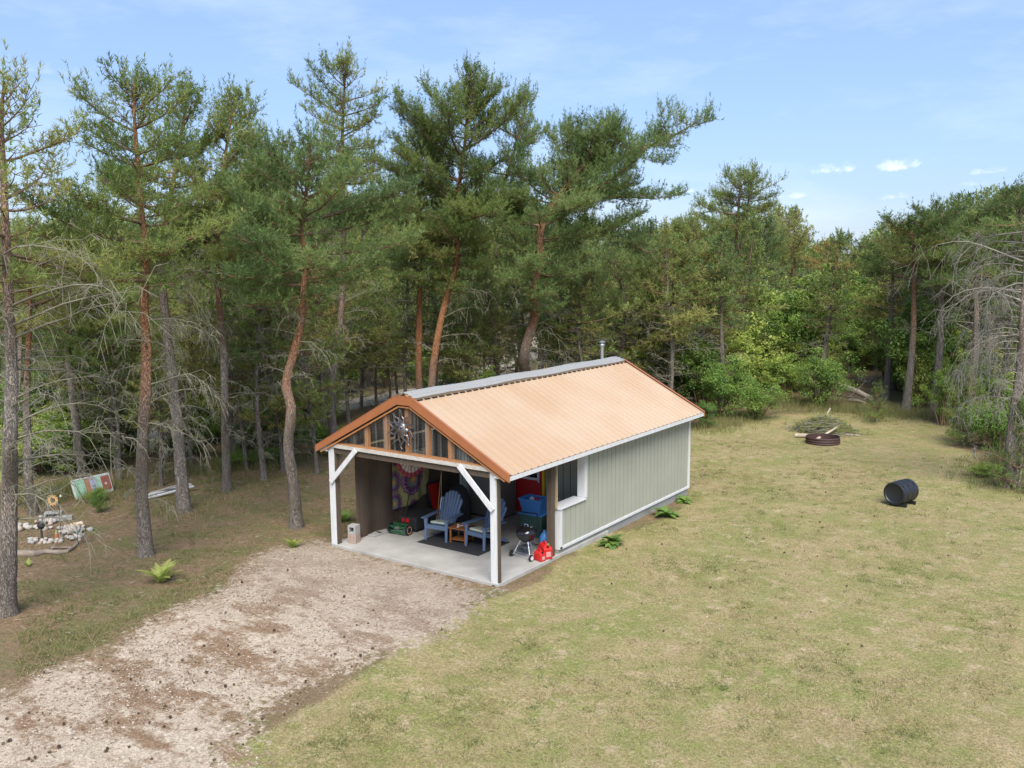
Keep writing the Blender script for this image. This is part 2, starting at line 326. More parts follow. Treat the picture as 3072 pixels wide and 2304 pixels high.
    c = mix(edge(sep.outputs[2]), fo, me_); c = mix(edge(sep.outputs[1]), c, lawn); c = mix(edge(sep.outputs[0], 1.3), c, dr); c = mix(edge(at.outputs['Alpha']), c, ro)
    c = mix(1.0, c, mix(rng(fine, .3, .7), (.50, .48, .46), (1.40, 1.38, 1.34)), 'MULTIPLY'); c = mix(1.0, c, mix(rng(no(21, 4, .7), .35, .65), (.70, .69, .68), (1.22, 1.21, 1.20)), 'MULTIPLY')
    l(c, b.inputs['Base Color'])
    h = mth('ADD', mth('MULTIPLY', fine, .5), mth('MULTIPLY', mid, 1.0)); bp = N(t, 'ShaderNodeBump', Strength=.7, Distance=.05); l(h, bp.inputs['Height']); l(bp.outputs[0], b.inputs['Normal'])
    return m
ground.data.materials.append(groundmat())

# ------------------------------------------------------------------ trees
def smooth_path(P, step):
    P = np.array(P, float)
    if len(P) < 3: P = np.array([P[0], (P[0]+P[-1])/2, P[-1]])
    t = np.concatenate([[0], np.cumsum(np.linalg.norm(np.diff(P, axis=0), axis=1))]); Lh = t[-1]; n = max(4, int(Lh/step)+1); q = np.linspace(0, Lh, n)
    M_ = np.gradient(P, t, axis=0); out = []
    for s in q:
        i = min(np.searchsorted(t, s, 'right')-1, len(P)-2); h = t[i+1]-t[i]; u = (s-t[i])/h
        out.append((2*u**3-3*u**2+1)*P[i]+(u**3-2*u**2+u)*h*M_[i]+(-2*u**3+3*u**2)*P[i+1]+(u**3-u**2)*h*M_[i+1])
    return np.array(out)
def trunk_mesh(P, R_, n, rng, orange):
    P = np.asarray(P); m = len(P); T = unit(np.gradient(P, axis=0)); X = unit(np.cross(T, [0.3, 1, 0])); Y = np.cross(T, X)
    a = np.linspace(0, 2*np.pi, n, endpoint=False); rr = R_[:, None]*(1+.16*(rng.random((m, n))-.5)+.09*np.sin(a*3+rng.random()*6)[None])
    V = P[:, None]+rr[..., None]*(X[:, None]*np.cos(a)[None, :, None]+Y[:, None]*np.sin(a)[None, :, None])
    I = np.arange(m*n).reshape(m, n); J = np.roll(I, -1, 1); Fc = np.stack([I[:-1], J[:-1], J[1:], I[1:]], -1).reshape(-1, 4)
    tint = np.clip(orange[:, None]+.3*(rng.random((m, n))-.5), 0, 1)
    return V.reshape(-1, 3), Fc, tint.ravel()
def sticks(S):
    """many thin three-sided rods; S rows: x0 y0 z0 x1 y1 z1 r0 r1"""
    S = np.asarray(S, float); A, B, r0, r1 = S[:, :3], S[:, 3:6], S[:, 6], S[:, 7]; d = unit(B-A)
    h = np.where(np.abs(d[:, 2:3]) > .9, [[1., 0, 0]], [[0, 0, 1.]]); u = unit(np.cross(d, h)); v = np.cross(d, u); ang = np.array([0, 2.094, 4.189])
    o = u[:, None]*np.cos(ang)[None, :, None]+v[:, None]*np.sin(ang)[None, :, None]
    V = np.concatenate([A[:, None]+o*r0[:, None, None], B[:, None]+o*r1[:, None, None]], 1).reshape(-1, 3)
    b = (np.arange(len(S))*6)[:, None]; q = np.array([[0, 1, 4, 3], [1, 2, 5, 4], [2, 0, 3, 5]])
    return V, (b[:, None]+q[None]).reshape(-1, 4)
def needles(B, D, Ln, T, rng, k, nl, nw):
    """B base, D direction, Ln length, T tint of each shoot -> triangles"""
    n = len(B); B = np.repeat(B, k, 0); D = np.repeat(D, k, 0); Ln = np.repeat(Ln, k); T = np.repeat(T, k)
    R_ = unit(np.cross(D, rng.normal(size=(n*k, 3)))); u = rng.random(n*k); p = B+D*(Ln*u)[:, None]
    nd = unit(D*(.55+.9*u)[:, None]+R_*1.0); q = p+nd*(nl*(.7+.6*rng.random(n*k)))[:, None]; wv = unit(np.cross(nd, rng.normal(size=(n*k, 3))))*(nw/2)
    V = np.stack([p-wv, p+wv, q], 1).reshape(-1, 3); Fc = np.arange(n*k*3).reshape(-1, 3)
    return V, Fc, np.repeat(np.clip(T+.16*(rng.random(n*k)-.5), 0, 1), 3)

def bend_dir(az, el): return np.array([math.cos(az)*math.cos(el), math.sin(az)*math.cos(el), math.sin(el)])
def grow_branch(rng, o, az, el, Lb, r, wood, shoots, tint, fine, up=.7, sparse=1.0, candle=0.0):
    """one living branch with side twigs and needle shoots"""
    n = 6; P = [np.array(o, float)]; a, e = az, el
    for i in range(n):
        P.append(P[-1]+bend_dir(a, e)*Lb/n); a += rng.normal()*.13; e += up/n*(.4+1.2*i/n)+rng.normal()*.06
    P = np.array(P)
    for i in range(n): wood.append([*P[i], *P[i+1], r*(1-i/(n+1)), r*(1-(i+1)/(n+1))])
    ns = max(3, int(Lb/(.125*fine))); S = np.linspace(.22, 1, ns)
    for s in S:
        if rng.random() > sparse: continue
        i = min(int(s*n), n-1); f = s*n-i; p = P[i]*(1-f)+P[i+1]*f; d = unit(P[i+1]-P[i])
        for sd in ((-1, 1) if s < .97 else (0,)):
            l2 = (.18+.46*Lb*(1-s)**.7*(.6+.7*rng.random()))*min(1, .35+s) if sd else .25
            lat = unit(np.cross(d, [0, 0, 1])); dd = unit(d*(.65+.4*rng.random())+lat*sd*.85+np.array([0, 0, .12+.3*rng.random()])+rng.normal(size=3)*.28)
            q = p+dd*l2; wood.append([*p, *q, .008, .004])
            m = max(1, int(l2/(.095*fine)))
            for j in range(m):
                g = (j+.6)/m; b = p+dd*l2*g
                if g < .25 and s < .5 and rng.random() < .6: continue
                b = b+rng.normal(size=3)*.035; sh = unit(dd*.5+np.array([0, 0, .45])+rng.normal(size=3)*.55)
                Ls = (.10+.09*rng.random()+.06*g)*(1+.2*(fine-1))
                if rng.random() < candle*g: sh = unit(np.array([0, 0, 1.])+dd*.35+rng.normal(size=3)*.12); Ls *= 1.9
                shoots.append([*b, *sh, Ls, tint+.22*(.5-s)+.18*(rng.random()-.5)])
def dead_branch(rng, o, az, el, Lb, r, wood, droop=.9, twig=1.0):
    n = 7; P = [np.array(o, float)]; a, e = az, el
    for i in range(n):
        P.append(P[-1]+bend_dir(a, e)*Lb/n); a += rng.normal()*.28; e -= droop/n*(.3+1.4*i/n)+rng.normal()*.1
    for i in range(n): wood.append([*P[i], *P[i+1], max(.004, r*(1-i/(n+.5))), max(.003, r*(1-(i+1)/(n+.5)))])
    for i in range(1, n+1):
        for c in range(int(rng.integers(1, 4)*twig+.3)):
            d = unit((P[i]-P[i-1])*1.0+rng.normal(size=3)*Lb/n*.8); l2 = Lb*(.10+.22*rng.random()); q = P[i]+d*l2
            k1 = P[i]+d*l2*.5+np.array([0, 0, .03]); q[2] -= droop*l2*.32
            wood.append([*P[i], *k1, .006, .005]); wood.append([*k1, *q, .005, .003])
            for e2 in range(int(rng.integers(1, 4)*twig+.3)):
                b = k1+(q-k1)*rng.random(); d2 = unit(unit(q-k1)+rng.normal(size=3)*.8-np.array([0, 0, droop*.6])); wood.append([*b, *(b+d2*l2*(.25+.4*rng.random())), .004, .0025])
def pine_geometry(rng, stems, fine=1.0, k=15, nl=.105, nw=.019, dead=None, bare=0.45):
    """stems: dicts path,r0,r1,cb,R,el,tint,dens,bias,prof,candle -> trunk, wood, needles, dead arrays"""
    tv, tf, tt = [], [], []; off = 0; wood = []; shoots = []; dw = []
    for si, s in enumerate(stems):
        P = smooth_path(s['path'], .22*max(1, fine*.8)); t = np.linspace(0, 1, len(P)); H = P[-1][2]
        z = P[:, 2]; R_ = s['r0']*(1-t)**.8+s.get('r1', .015)
        if si == 0: R_ = R_*(1+.55*np.exp(-(z-z[0])/.22))
        org = np.clip((z-s.get('oz', 3.0))/2.0, 0, 1)*s.get('orange', .6)
        a, b, c = trunk_mesh(P, R_, 12 if fine < 1.3 else 8, rng, org); tv.append(a); tf.append(b+off); tt.append(c); off += len(a)
        cb = s['cb']; zz = cb; R0 = s['R']*(1.1 if fine == 1.0 else 1); bias = np.array(s.get('bias', (0, 0)), float); lob = rng.random(8)*6.28
        def at(zq): i = int(np.clip(np.searchsorted(z, zq), 1, len(P)-1)); f = np.clip((zq-z[i-1])/max(1e-6, z[i]-z[i-1]), 0, 1); return P[i-1]*(1-f)+P[i]*f
        if s.get('along'):                                   # ---- along a slanting limb
            for q in np.linspace(s['along'], 1, int(len(P)*(1-s['along']))+1):
                pr = s.get('prof', (.8, 1, 1, .7, .4)); rad = R0*np.interp(q, [0, .25, .5, .8, 1], pr); pt = P[int(q*(len(P)-1))]
                for j in range(int(rng.integers(1, 4))):
                    az = rng.random()*6.283; tint = s.get('tint', .35)+.3*(rng.random()-.5)
                    grow_branch(rng, pt, az, .12+rng.normal()*.35, rad*(.4+.8*rng.random()), .018, wood, shoots, tint, fine, up=.55, sparse=.8, candle=s.get('candle', .25))
            continue
        while zz < H-.12:
            u = (zz-cb)/(H-cb); pr = s.get('prof', (.75, 1.0, .85, .45, .08)); rad = R0*np.interp(u, [0, .25, .5, .8, 1], pr)
            nb = max(2, int(round((5.4 if u < .85 else 4.0)*s.get('dens', 1)))); a0 = rng.random()*6.28
            gap = .55+.75*rng.random()
            for j in range(nb):
                if rng.random() < .04: continue
                az = a0+j*6.283/nb+rng.normal()*.40; lobe = .78+.25*math.sin(az*2+lob[0]+zz*.8)+.22*math.sin(az*3+lob[1]-zz*1.3)
                zr = zz; bl = rad*lobe*(.50+.68*rng.random())*gap**.35; bl *= 1+float(bias@np.array([math.cos(az), math.sin(az)]))
                if bl < .18: bl = .18
                el = np.interp(u, [0, .4, .8, 1], [-.12, .12, .55, .95])+rng.normal()*.1+s.get('el', 0)
                bl = min(bl, max(.16, (H+.12-zz)/max(.25, math.sin(min(1.4, el+.45))))); tint = s.get('tint', .35)+.42*(rng.random()-.5)+.14*(1-u)-.05
                grow_branch(rng, at(zz+rng.normal()*.05), az, el, bl, .012+.014*bl, wood, shoots, tint, fine, up=s.get('up', .55), sparse=s.get('sparse', .92), candle=s.get('candle', .25)*(.3+u))
            zz += (.26+.22*rng.random())*(1 if u < .75 else .75)
        top = P[-1]
        for j in range(5): shoots.append([*(top-np.array([0, 0, .08*j])), *unit(np.array([0, 0, 1.])+rng.normal(size=3)*.1), .36, s.get('tint', .35)])
        d = s.get('dead', dead)
        if d:
            z0, z1, cnt, Lm, dr = d[:5]; saz = d[5] if len(d) > 5 else None
            for j in range(cnt):
                zq = z0+(z1-z0)*(j+rng.random())/cnt; az = rng.random()*6.283 if (saz is None or rng.random() > .72) else saz+rng.normal()*.6
                Ld = Lm*(.35+.65*rng.random())*(.5+.5*min(1, (zq-z0+.5)/(z1-z0+.01)*1.3)); dead_branch(rng, at(zq), az, .25+rng.normal()*.2, Ld, .008+.009*Ld, dw, dr, d[6] if len(d) > 6 else 1.0)
    S = np.array(shoots); cap_ = .98 if stems[0].get('tint', .3) > .85 else .80; S[:, 7] = np.where(S[:, 7] > cap_-.15, cap_-.15+(S[:, 7]-cap_+.15)*.4, S[:, 7]); nv, nf, ntt = needles(S[:, :3], S[:, 3:6], S[:, 6], np.clip(S[:, 7], 0.02, .98), rng, k, nl*(fine**.5), nw*fine)
    return (np.concatenate(tv), np.concatenate(tf), np.concatenate(tt)), wood, (nv, nf, ntt), dw
def make_pine(name, label, loc, stems, seed, group=None, deadm=None, needlem=None, cat='tree', **kw):
    rng = np.random.default_rng(seed); loc = np.array(loc, float)
    for s in stems: s['path'] = [np.array(p, float)-loc for p in s['path']]
    tr, wood, nd, dw = pine_geometry(rng, stems, **kw)
    o = thing(name, label, cat, tuple(loc), 0, group)
    arrmesh('trunk', tr[0], tr[1], BARK, tr[2], True, o)
    v, f = sticks(wood); b = arrmesh('limbs', v, f, TWIG, None, False, o)
    arrmesh('crown', nd[0], nd[1], needlem or NEEDLE, nd[2], False, o)
    if dw: v, f = sticks(dw); arrmesh('dead_branches', v, f, deadm or DEAD, None, False, o)
    return o
def copy_tree(o, parent=None):
    c = o.copy(); COL.objects.link(c); c.parent = parent
    for ch in list(o.children): copy_tree(ch, c)
    return c
def tp(base, pts):
    """trunk points: the base on the ground, then points straight above the ground line through it"""
    b = G(*base) if len(base) == 2 else atdist(base[0], base[2])
    q = [b-np.array([0, 0, .12])]+[onplane(x, y, b) for x, y in pts]
    rg = np.random.default_rng(int(abs(base[0])*7)); dz = 0.0
    for i in range(1, len(q)): dz += rg.normal()*.012; q[i] = CAM+(q[i]-CAM)*(1+dz)
    return b, q
def zof(y, b): return float(onplane(800, y, b)[2])

def hero(name, label, base, pts, cby, seed, r0=0.120, R=2.0, **kw):
    b, P = tp(base, pts); P[-1] = P[-1]-np.array([0, 0, .6]); gk = {k: kw.pop(k) for k in ('fine', 'k', 'nl', 'nw', 'deadm', 'needlem', 'group', 'cat') if k in kw}
    dd = kw.pop('dead', None)
    if dd: dd = (zof(dd[0], b), zof(dd[1], b))+tuple(dd[2:])
    extra = kw.pop('extra', [])
    st = [dict(path=P, r0=r0, cb=zof(cby, b), R=R, dead=dd, **kw)]
    for ex in extra:
        e = dict(ex); e['path'] = [onplane(x, y, b) for x, y in e['path']]
        if len(e['path']) > 2:
            n = np.array([_fw[0], _fw[1], 0]); e['path'] = [p+n*e.get('dep', 0)*i for i, p in enumerate(e['path'])]
        e['cb'] = zof(e['cby'], b) if 'cby' in e else e['cb']; e['dead'] = None; st.append(e)
    return make_pine(name, label, b, st, seed, **gk)
RIGHT_AZ = math.atan2(_r[1], _r[0]); LEFT_AZ = RIGHT_AZ+math.pi
hero('pine_tree', 'tall thin-crowned grey-barked pine at the left picture edge, nearest to the camera', (12, 1325), [(18, 1180), (21, 1050), (22, 950), (25, 800), (18, 650), (12, 500), (8, 380), (4, 250), (2, 90)], 600, 11, r0=0.142, R=1.75, dens=.8, sparse=.62, tint=.56, orange=.45, oz=4.5, candle=.5, dead=(1120, 520, 26, 3.0, 1.0, RIGHT_AZ, 1.3), prof=(.9, 1, .9, .5, .1))
hero('pine_tree', 'straight pine with orange upper bark between the fern and the rock garden', (315, 1200), [(306, 1050), (308, 950), (314, 850), (316, 750), (312, 650), (316, 560), (305, 450), (295, 320), (290, 200), (290, 98)], 600, 12, r0=0.129, R=1.8, tint=.52, orange=.85, oz=2.6, candle=.45, dead=(1090, 560, 22, 2.0, 1.3, RIGHT_AZ, 1.4), prof=(1.1, 1.05, .55, .72, .1))
hero('pine_tree', 'crooked pine with an S-shaped trunk beside the porch', (640, 1140), [(635, 1060), (622, 960), (628, 880), (618, 830), (632, 770), (650, 700), (655, 620), (662, 560), (652, 500), (660, 430), (668, 330), (668, 245)], 640, 13, r0=0.133, R=2.25, tint=.26, orange=.8, oz=2.2, candle=.5, needlem=NEEDLEB, dens=1.15, dead=(850, 640, 10, 1.5, .8), prof=(.75, 1.05, 1.0, .7, .2), bias=tuple(.12*_r[:2]))
hero('pine_tree', 'grey-barked pine hung with bleached drooping twigs, boards lying at its foot', (398, 1105), [(388, 980), (378, 860), (366, 760), (355, 660), (348, 570), (365, 450), (390, 300), (405, 140)], 590, 14, r0=0.142, R=1.7, tint=.5, orange=.5, oz=5.0, candle=.35, dead=(1000, 540, 30, 2.1, 1.5, None, 1.5), prof=(.9, 1.0, .9, .6, .1))
hero('pine_tree', 'pine with two-tone brown trunk standing behind the boards', (490, 1060), [(487, 960), (485, 860), (482, 760), (472, 640), (468, 540), (480, 400), (495, 280), (508, 155)], 580, 15, r0=0.112, R=1.9, tint=.40, orange=.7, oz=3.6, candle=.4, dead=(960, 500, 26, 2.0, .9, None, 1.2), prof=(.9, 1.0, .8, .6, .15))
hero('pine_tree', 'leaning brown-barked pine in the gap right of the boards', (515, 965), [(505, 850), (492, 740), (487, 640), (485, 520), (530, 400), (560, 300), (575, 250)], 620, 16, r0=0.163, R=2.3, tint=.55, orange=.75, oz=4.0, dead=(900, 560, 20, 2.2, .7))
hero('pine_tree', 'thin dark-trunked pine in the first shade behind the boards', (540, 925), [(536, 800), (530, 650), (528, 500), (535, 360)], 620, 17, r0=0.086, R=1.8, tint=.5, orange=.1, dead=(880, 540, 26, 1.8, .4))
hero('pine_tree', 'dark curved-trunk pine with a swollen foot deep behind the boards', (575, 925), [(572, 850), (560, 750), (564, 650), (570, 540), (600, 400), (610, 260)], 620, 18, r0=0.146, R=2.1, tint=.42, orange=.2, dead=(880, 560, 24, 1.8, .4))
hero('pine_tree', 'purple-grey pine just behind the crooked pine', (605, 965), [(603, 850), (600, 750), (598, 650), (590, 520), (590, 400), (585, 330)], 620, 19, r0=0.129, R=2.0, tint=.48, orange=.35, dead=(900, 560, 26, 1.8, .5))
hero('pine_tree', 'leaning pine behind the painted wash basin', (180, 1035), [(172, 980), (162, 900), (150, 800), (140, 680), (150, 540), (170, 460), (180, 400)], 690, 20, r0=0.120, R=2.6, tint=.72, orange=.3, sparse=.8, dead=(960, 620, 26, 2.2, .6))
hero('pine_tree', 'pine with curved dark foot behind the metal sunflower', (75, 1110), [(62, 1030), (60, 950), (58, 860), (62, 740), (66, 600), (60, 500), (60, 430)], 690, 21, r0=0.103, R=2.6, tint=.75, orange=.75, oz=2.5, sparse=.8, dead=(1040, 620, 26, 2.0, .6))
hero('pine_tree', 'slim pine leaning left at the meadow edge behind the rock garden', (28, 1030), [(30, 930), (40, 830), (44, 700), (40, 560), (30, 470)], 620, 22, r0=0.077, R=2.2, tint=.66, orange=.5, sparse=.8, dead=(980, 600, 20, 1.8, .6))
hero('pine_tree', 'tallest spire-topped pine rising behind the crooked pine', (712, 0, 29), [(716, 860), (735, 700), (742, 560), (742, 450), (740, 300), (744, 190), (748, 88)], 430, 23, r0=0.129, R=1.9, tint=.44, orange=.3, sparse=.74, candle=.6, dead=(880, 450, 26, 1.9, .6), prof=(1.0, .95, .9, .55, .06))
hero('pine_tree', 'straight bright orange-barked pine behind the left roof edge', (905, 0, 33), [(905, 800), (906, 700), (908, 600), (909, 500), (905, 400), (895, 310), (885, 250)], 600, 24, r0=0.146, R=2.3, tint=.40, orange=1.0, oz=1.0, candle=.5, needlem=NEEDLE, dead=(800, 560, 12, 2.0, .9), prof=(.6, 1.0, 1.0, .7, .25))
hero('pine_tree', 'leaning orange-barked pine with a tall spiky top behind the gable', (927, 0, 31), [(932, 830), (945, 730), (965, 640), (985, 570), (987, 500), (990, 420), (1005, 300), (1012, 200), (1017, 112)], 630, 25, r0=0.142, R=2.7, tint=.42, orange=1.0, oz=1.5, candle=.7, dens=1.15, dead=(800, 560, 12, 2.0, .9, RIGHT_AZ), prof=(.55, .95, .95, .7, .12))
hero('pine_tree', 'old twisted pine with a flat wide crown reaching far right over the roof', (1150, 0, 33), [(1140, 830), (1133, 760), (1155, 680), (1150, 640), (1166, 560), (1168, 500), (1188, 450), (1225, 400), (1270, 345), (1310, 285), (1335, 232)], 665, 26, r0=0.206, R=2.6, tint=.24, orange=.75, oz=2.5, candle=.55, needlem=NEEDLEB, dens=1.15, bias=tuple(.25*_r[:2]), prof=(.7, .9, 1.05, 1.0, .5), dead=(820, 620, 16, 2.2, .8),
     extra=[dict(path=[(1160, 590), (1130, 540), (1100, 490), (1085, 430), (1110, 330), (1140, 212)], r0=.10, cby=470, R=2.0, tint=.30, orange=.7, candle=.55),
            dict(path=[(1225, 400), (1290, 370), (1370, 330), (1440, 300), (1500, 268)], r0=.075, along=.25, cb=0, R=1.35, tint=.26, orange=.6, candle=.7, prof=(.9, 1.1, 1.1, .9, .5)),
            dict(path=[(1170, 520), (1240, 500), (1320, 510), (1400, 545)], r0=.05, along=.3, cb=0, R=1.2, tint=.16, orange=.3, prof=(.8, 1.0, 1, .8, .5)),
            dict(path=[(1190, 450), (1260, 430), (1340, 425), (1420, 430)], r0=.06, along=.25, cb=0, R=1.5, tint=.2, orange=.3, prof=(.8, 1.0, 1, .9, .5))])
hero('pine_tree', 'pale yellow-green pine with bare lower trunk right of the chimney', (1470, 870), [(1474, 800), (1478, 730), (1488, 660), (1497, 570), (1500, 500), (1494, 450)], 620, 27, r0=0.138, R=2.3, tint=.60, orange=.35, oz=4, dead=(840, 600, 26, 2.6, 1.0, None, 1.3), prof=(.8, 1, 1, .9, .5))
hero('pine_tree', 'tall twin-stemmed pine with an open crown standing above the right tree line', (1580, 840), [(1579, 760), (1582, 680), (1586, 580), (1594, 470), (1600, 400), (1608, 345)], 490, 28, r0=0.163, R=2.4, tint=.46, orange=.5, oz=4, candle=.6, sparse=.7, dens=.85, dead=(800, 520, 24, 3.2, .8, RIGHT_AZ), prof=(1.1, .8, 1.0, .9, .35),
     extra=[dict(path=[(1596, 850), (1597, 760), (1600, 640), (1604, 520), (1616, 440), (1628, 365)], r0=.13, cby=500, R=2.0, tint=.45, orange=.5)])
hero('pine_tree', 'leaning dark pine trailing bleached dead branches at the right border of the lawn', (2178, 1052), [(2181, 990), (2190, 900), (2203, 800), (2208, 700), (2214, 600), (2218, 520), (2222, 460), (2226, 400)], 500, 29, r0=0.163, R=2.3, tint=.35, orange=.15, deadm=DEADG, dead=(900, 500, 38, 3.0, 1.8, LEFT_AZ, 1.6))
hero('pine_tree', 'pine with rusty browning needles standing among green ones right of the sky gap', (1783, 0, 52), [(1785, 650), (1788, 580), (1793, 503)], 590, 30, r0=0.103, R=1.6, tint=.93, orange=.5, sparse=.8, dead=(740, 600, 20, 2.5, .6))
hero('pine_tree', 'dark dense round-topped pine left of the pale trailer', (1925, 0, 44), [(1925, 700), (1928, 600), (1930, 470)], 600, 31, r0=0.138, R=2.5, tint=.12, orange=.2, prof=(.95, 1, .9, .7, .4), dead=(760, 610, 14, 1.8, .5))
hero('pine_tree', 'thick brown-trunked pine immediately left of the pale trailer', (1972, 0, 41), [(1974, 700), (1974, 600), (1972, 520), (1965, 450)], 570, 32, r0=0.163, R=2.2, tint=.55, orange=.6, oz=2, dead=(740, 580, 14, 2.0, .5))
hero('pine_tree', 'broad-crowned tall pine immediately right of the pale trailer', (2034, 0, 41), [(2033, 700), (2034, 600), (2036, 500), (2040, 412)], 590, 33, r0=0.163, R=2.8, tint=.30, orange=.3, prof=(.9, 1, .9, .7, .3), dead=(740, 590, 14, 2.0, .5))
hero('pine_tree', 'tall green pine behind the bleached branches at the right border', (2110, 0, 36), [(2110, 700), (2108, 600), (2112, 520), (2120, 455)], 600, 34, r0=0.138, R=2.6, tint=.30, orange=.3, dead=(760, 600, 16, 2.0, .5))
hero('pine_tree', 'highest pine of the far right corner, cut by the picture edge', (2215, 0, 38), [(2213, 700), (2210, 560), (2206, 470), (2200, 375)], 540, 35, r0=0.146, R=2.6, tint=.28, orange=.3, prof=(.9, 1, .9, .7, .2), dead=(760, 560, 16, 2.0, .5))

# ------------------------------------------------------------------ the wood behind: a dozen grown pines, copied
rg = np.random.default_rng(404)
PROTO = []
for i in range(8):
    h = 9.5; lean = rg.normal(size=2)*.35; tq = (.24, .44, .36, .18, .58, .30, .46, .24)[i]
    P = [(0, 0, -.12), (lean[0]*.2+rg.normal()*.1, lean[1]*.2, 2.5), (lean[0]*.5+rg.normal()*.15, lean[1]*.5, 5), (lean[0]*.8, lean[1]*.8, 7.5), (lean[0], lean[1], h)]
    rr = np.random.default_rng(70+i)
    st = [dict(path=P, r0=.12+.03*rr.random(), cb=3.9+1.2*rr.random(), R=1.9+.5*rr.random(), tint=tq, orange=(.2, .6, .3, .1, .5, .2, .4, .15)[i], candle=.4, dens=.95, sparse=.9, prof=[(.8, 1, .9, .6, .15), (.7, 1, 1, .8, .35), (1, .95, .7, .4, .1), (.6, 1, .95, .8, .2)][i % 4], dead=(.8, 4.6, 24, 1.9, .6, None, 1.1))]
    tr, wood, nd, dw = pine_geometry(rr, st, fine=1.9, k=11, nl=.12, nw=.024)
    ms = []
    for nm, (v, f), mt, ti in (('trunk', tr[:2], BARK, tr[2]), ('limbs', sticks(wood), TWIG, None), ('crown', nd[:2], NEEDLE if i % 3 else NEEDLEB, nd[2]), ('dead_branches', sticks(dw), DEAD, None)):
        o = arrmesh(nm, v, f, mt, ti, nm == 'trunk'); ms.append((nm, o.data)); bpy.data.objects.remove(o)
    PROTO.append(ms)
# how high the wood stands against the sky along the horizon, as the picture shows it
SKX = [-60, 0, 150, 300, 560, 700, 900, 1150, 1350, 1450, 1540, 1640, 1700, 1750, 1850, 1950, 2050, 2150, 2300]
SKY_ = [500, 490, 485, 460, 440, 430, 420, 440, 500, 490, 470, 470, 450, 500, 510, 480, 440, 420, 390]
placed = []
for o in list(COL.objects):
    if o.get('category') == 'tree': placed.append((o.location.x, o.location.y))
def lawn_d(x, y): return float(sdf_poly(np.array([x]), np.array([y]), LAWN)[0])
def road_d(x, y): return float(dist_line(np.array([x]), np.array([y]), ROAD)[0])
def px_of(x, y, z=0):
    v = np.array([x, y, z])-CAM; d = v@_fw; return ((1536+FPX*(v@_r)/d)/K, (1152-FPX*(v@_u)/d)/K, d)
RANK = {}
tries = 0; npl = 0
while npl < 270 and tries < 9000:
    tries += 1
    fx = rg.uniform(-60, 2290); D = 24+(100-24)*rg.random()**1.4; p = atdist(fx, D); x, y = p[0], p[1]
    if lawn_d(x, y) < 2.2 or road_d(x, y) < 1.9: continue
    if -6.5 < x < 2 and -3 < y < 10.5: continue
    if fx < 620 and D < 38: continue
    if 600 < fx < 1430 and D < 42: continue
    if -18.5 > x > -26 and y < 14 and rg.random() < .75: continue
    if 1660 < fx < 1900 and D < 43: continue
    if D < 35 and fx > 1500: continue
    mind = 1.7 if D < 50 else 2.2
    if any((x-a)**2+(y-b)**2 < mind**2 for a, b in placed): continue
    ty = np.interp(fx, SKX, SKY_)+rg.uniform(-8, 75); zt = float(onplane(fx, ty, p)[2])
    if zt < 6.2:
        zt = rg.uniform(6.0, 8.0)
    zt = min(zt, 12.8)
    placed.append((x, y)); npl += 1
    deep = D > 52
    if fx < 330: z_, lab = 'meadow', 'pine of the wood beyond the sandy track'
    elif fx < 700: z_, lab = 'boards', 'pine of the shady wood behind the boards'
    elif fx < 1090: z_, lab = 'gable', 'pine of the wood behind the cabin gable'
    elif fx < 1420: z_, lab = 'roof', 'pine of the wood behind the metal roof'
    elif fx < 1720: z_, lab = 'shrubs', 'pine of the wood right of the flue pipe'
    elif fx < 1900: z_, lab = 'gap', 'pine of the low tree line behind the brush pile'
    else: z_, lab = 'right', 'pine of the wood round the pale trailer'
    if deep: lab = lab.replace('pine of', 'distant slender pine in')
    grp = ('far ' if deep else 'near ')+'pines of the wood, '+{'meadow': 'beyond the sandy track', 'boards': 'behind the boards', 'gable': 'behind the gable', 'roof': 'behind the roof', 'shrubs': 'right of the chimney', 'gap': 'under the sky gap', 'right': 'round the trailer'}[z_]
    s = zt/9.5; ms = PROTO[int(rg.integers(8))]
    e = thing('pine_tree', lab, 'tree', (x, y, 0), rg.random()*6.28, grp); RANK.setdefault(lab, []).append((fx, e)); wd = .55*s+.45*rg.uniform(.9, 1.2); e.scale = (wd, wd, s)
    for nm, me in ms: link(bpy.data.objects.new(nm, me), e)

# thin suppressed pines starved of light between the big ones
THIN = []
for i in range(4):
    rr = np.random.default_rng(170+i); h = 6.5; P = [(0, 0, -.1), (rr.normal()*.1, rr.normal()*.1, 2), (rr.normal()*.2, rr.normal()*.2, 4.2), (rr.normal()*.3, rr.normal()*.3, h)]
    tr, wood, nd, dw = pine_geometry(rr, [dict(path=P, r0=.055, cb=1.9+i*.4, R=1.7, tint=(.62, .48, .70, .42)[i], orange=.2, candle=.2, dens=.85, sparse=.8, el=.05, dead=(.5, 4.0, 30, 1.5, .6, None, 1.1))], fine=1.7, k=11, nl=.12, nw=.022); ms = []
    for nm, (v, f), mt, ti in (('trunk', tr[:2], BARK, tr[2]), ('limbs', sticks(wood), TWIG, None), ('crown', nd[:2], NEEDLE, nd[2]), ('dead_branches', sticks(dw), DEAD, None)):
        o = arrmesh(nm, v, f, mt, ti, nm == 'trunk'); ms.append((nm, o.data)); bpy.data.objects.remove(o)
    THIN.append(ms)
nt_ = 0
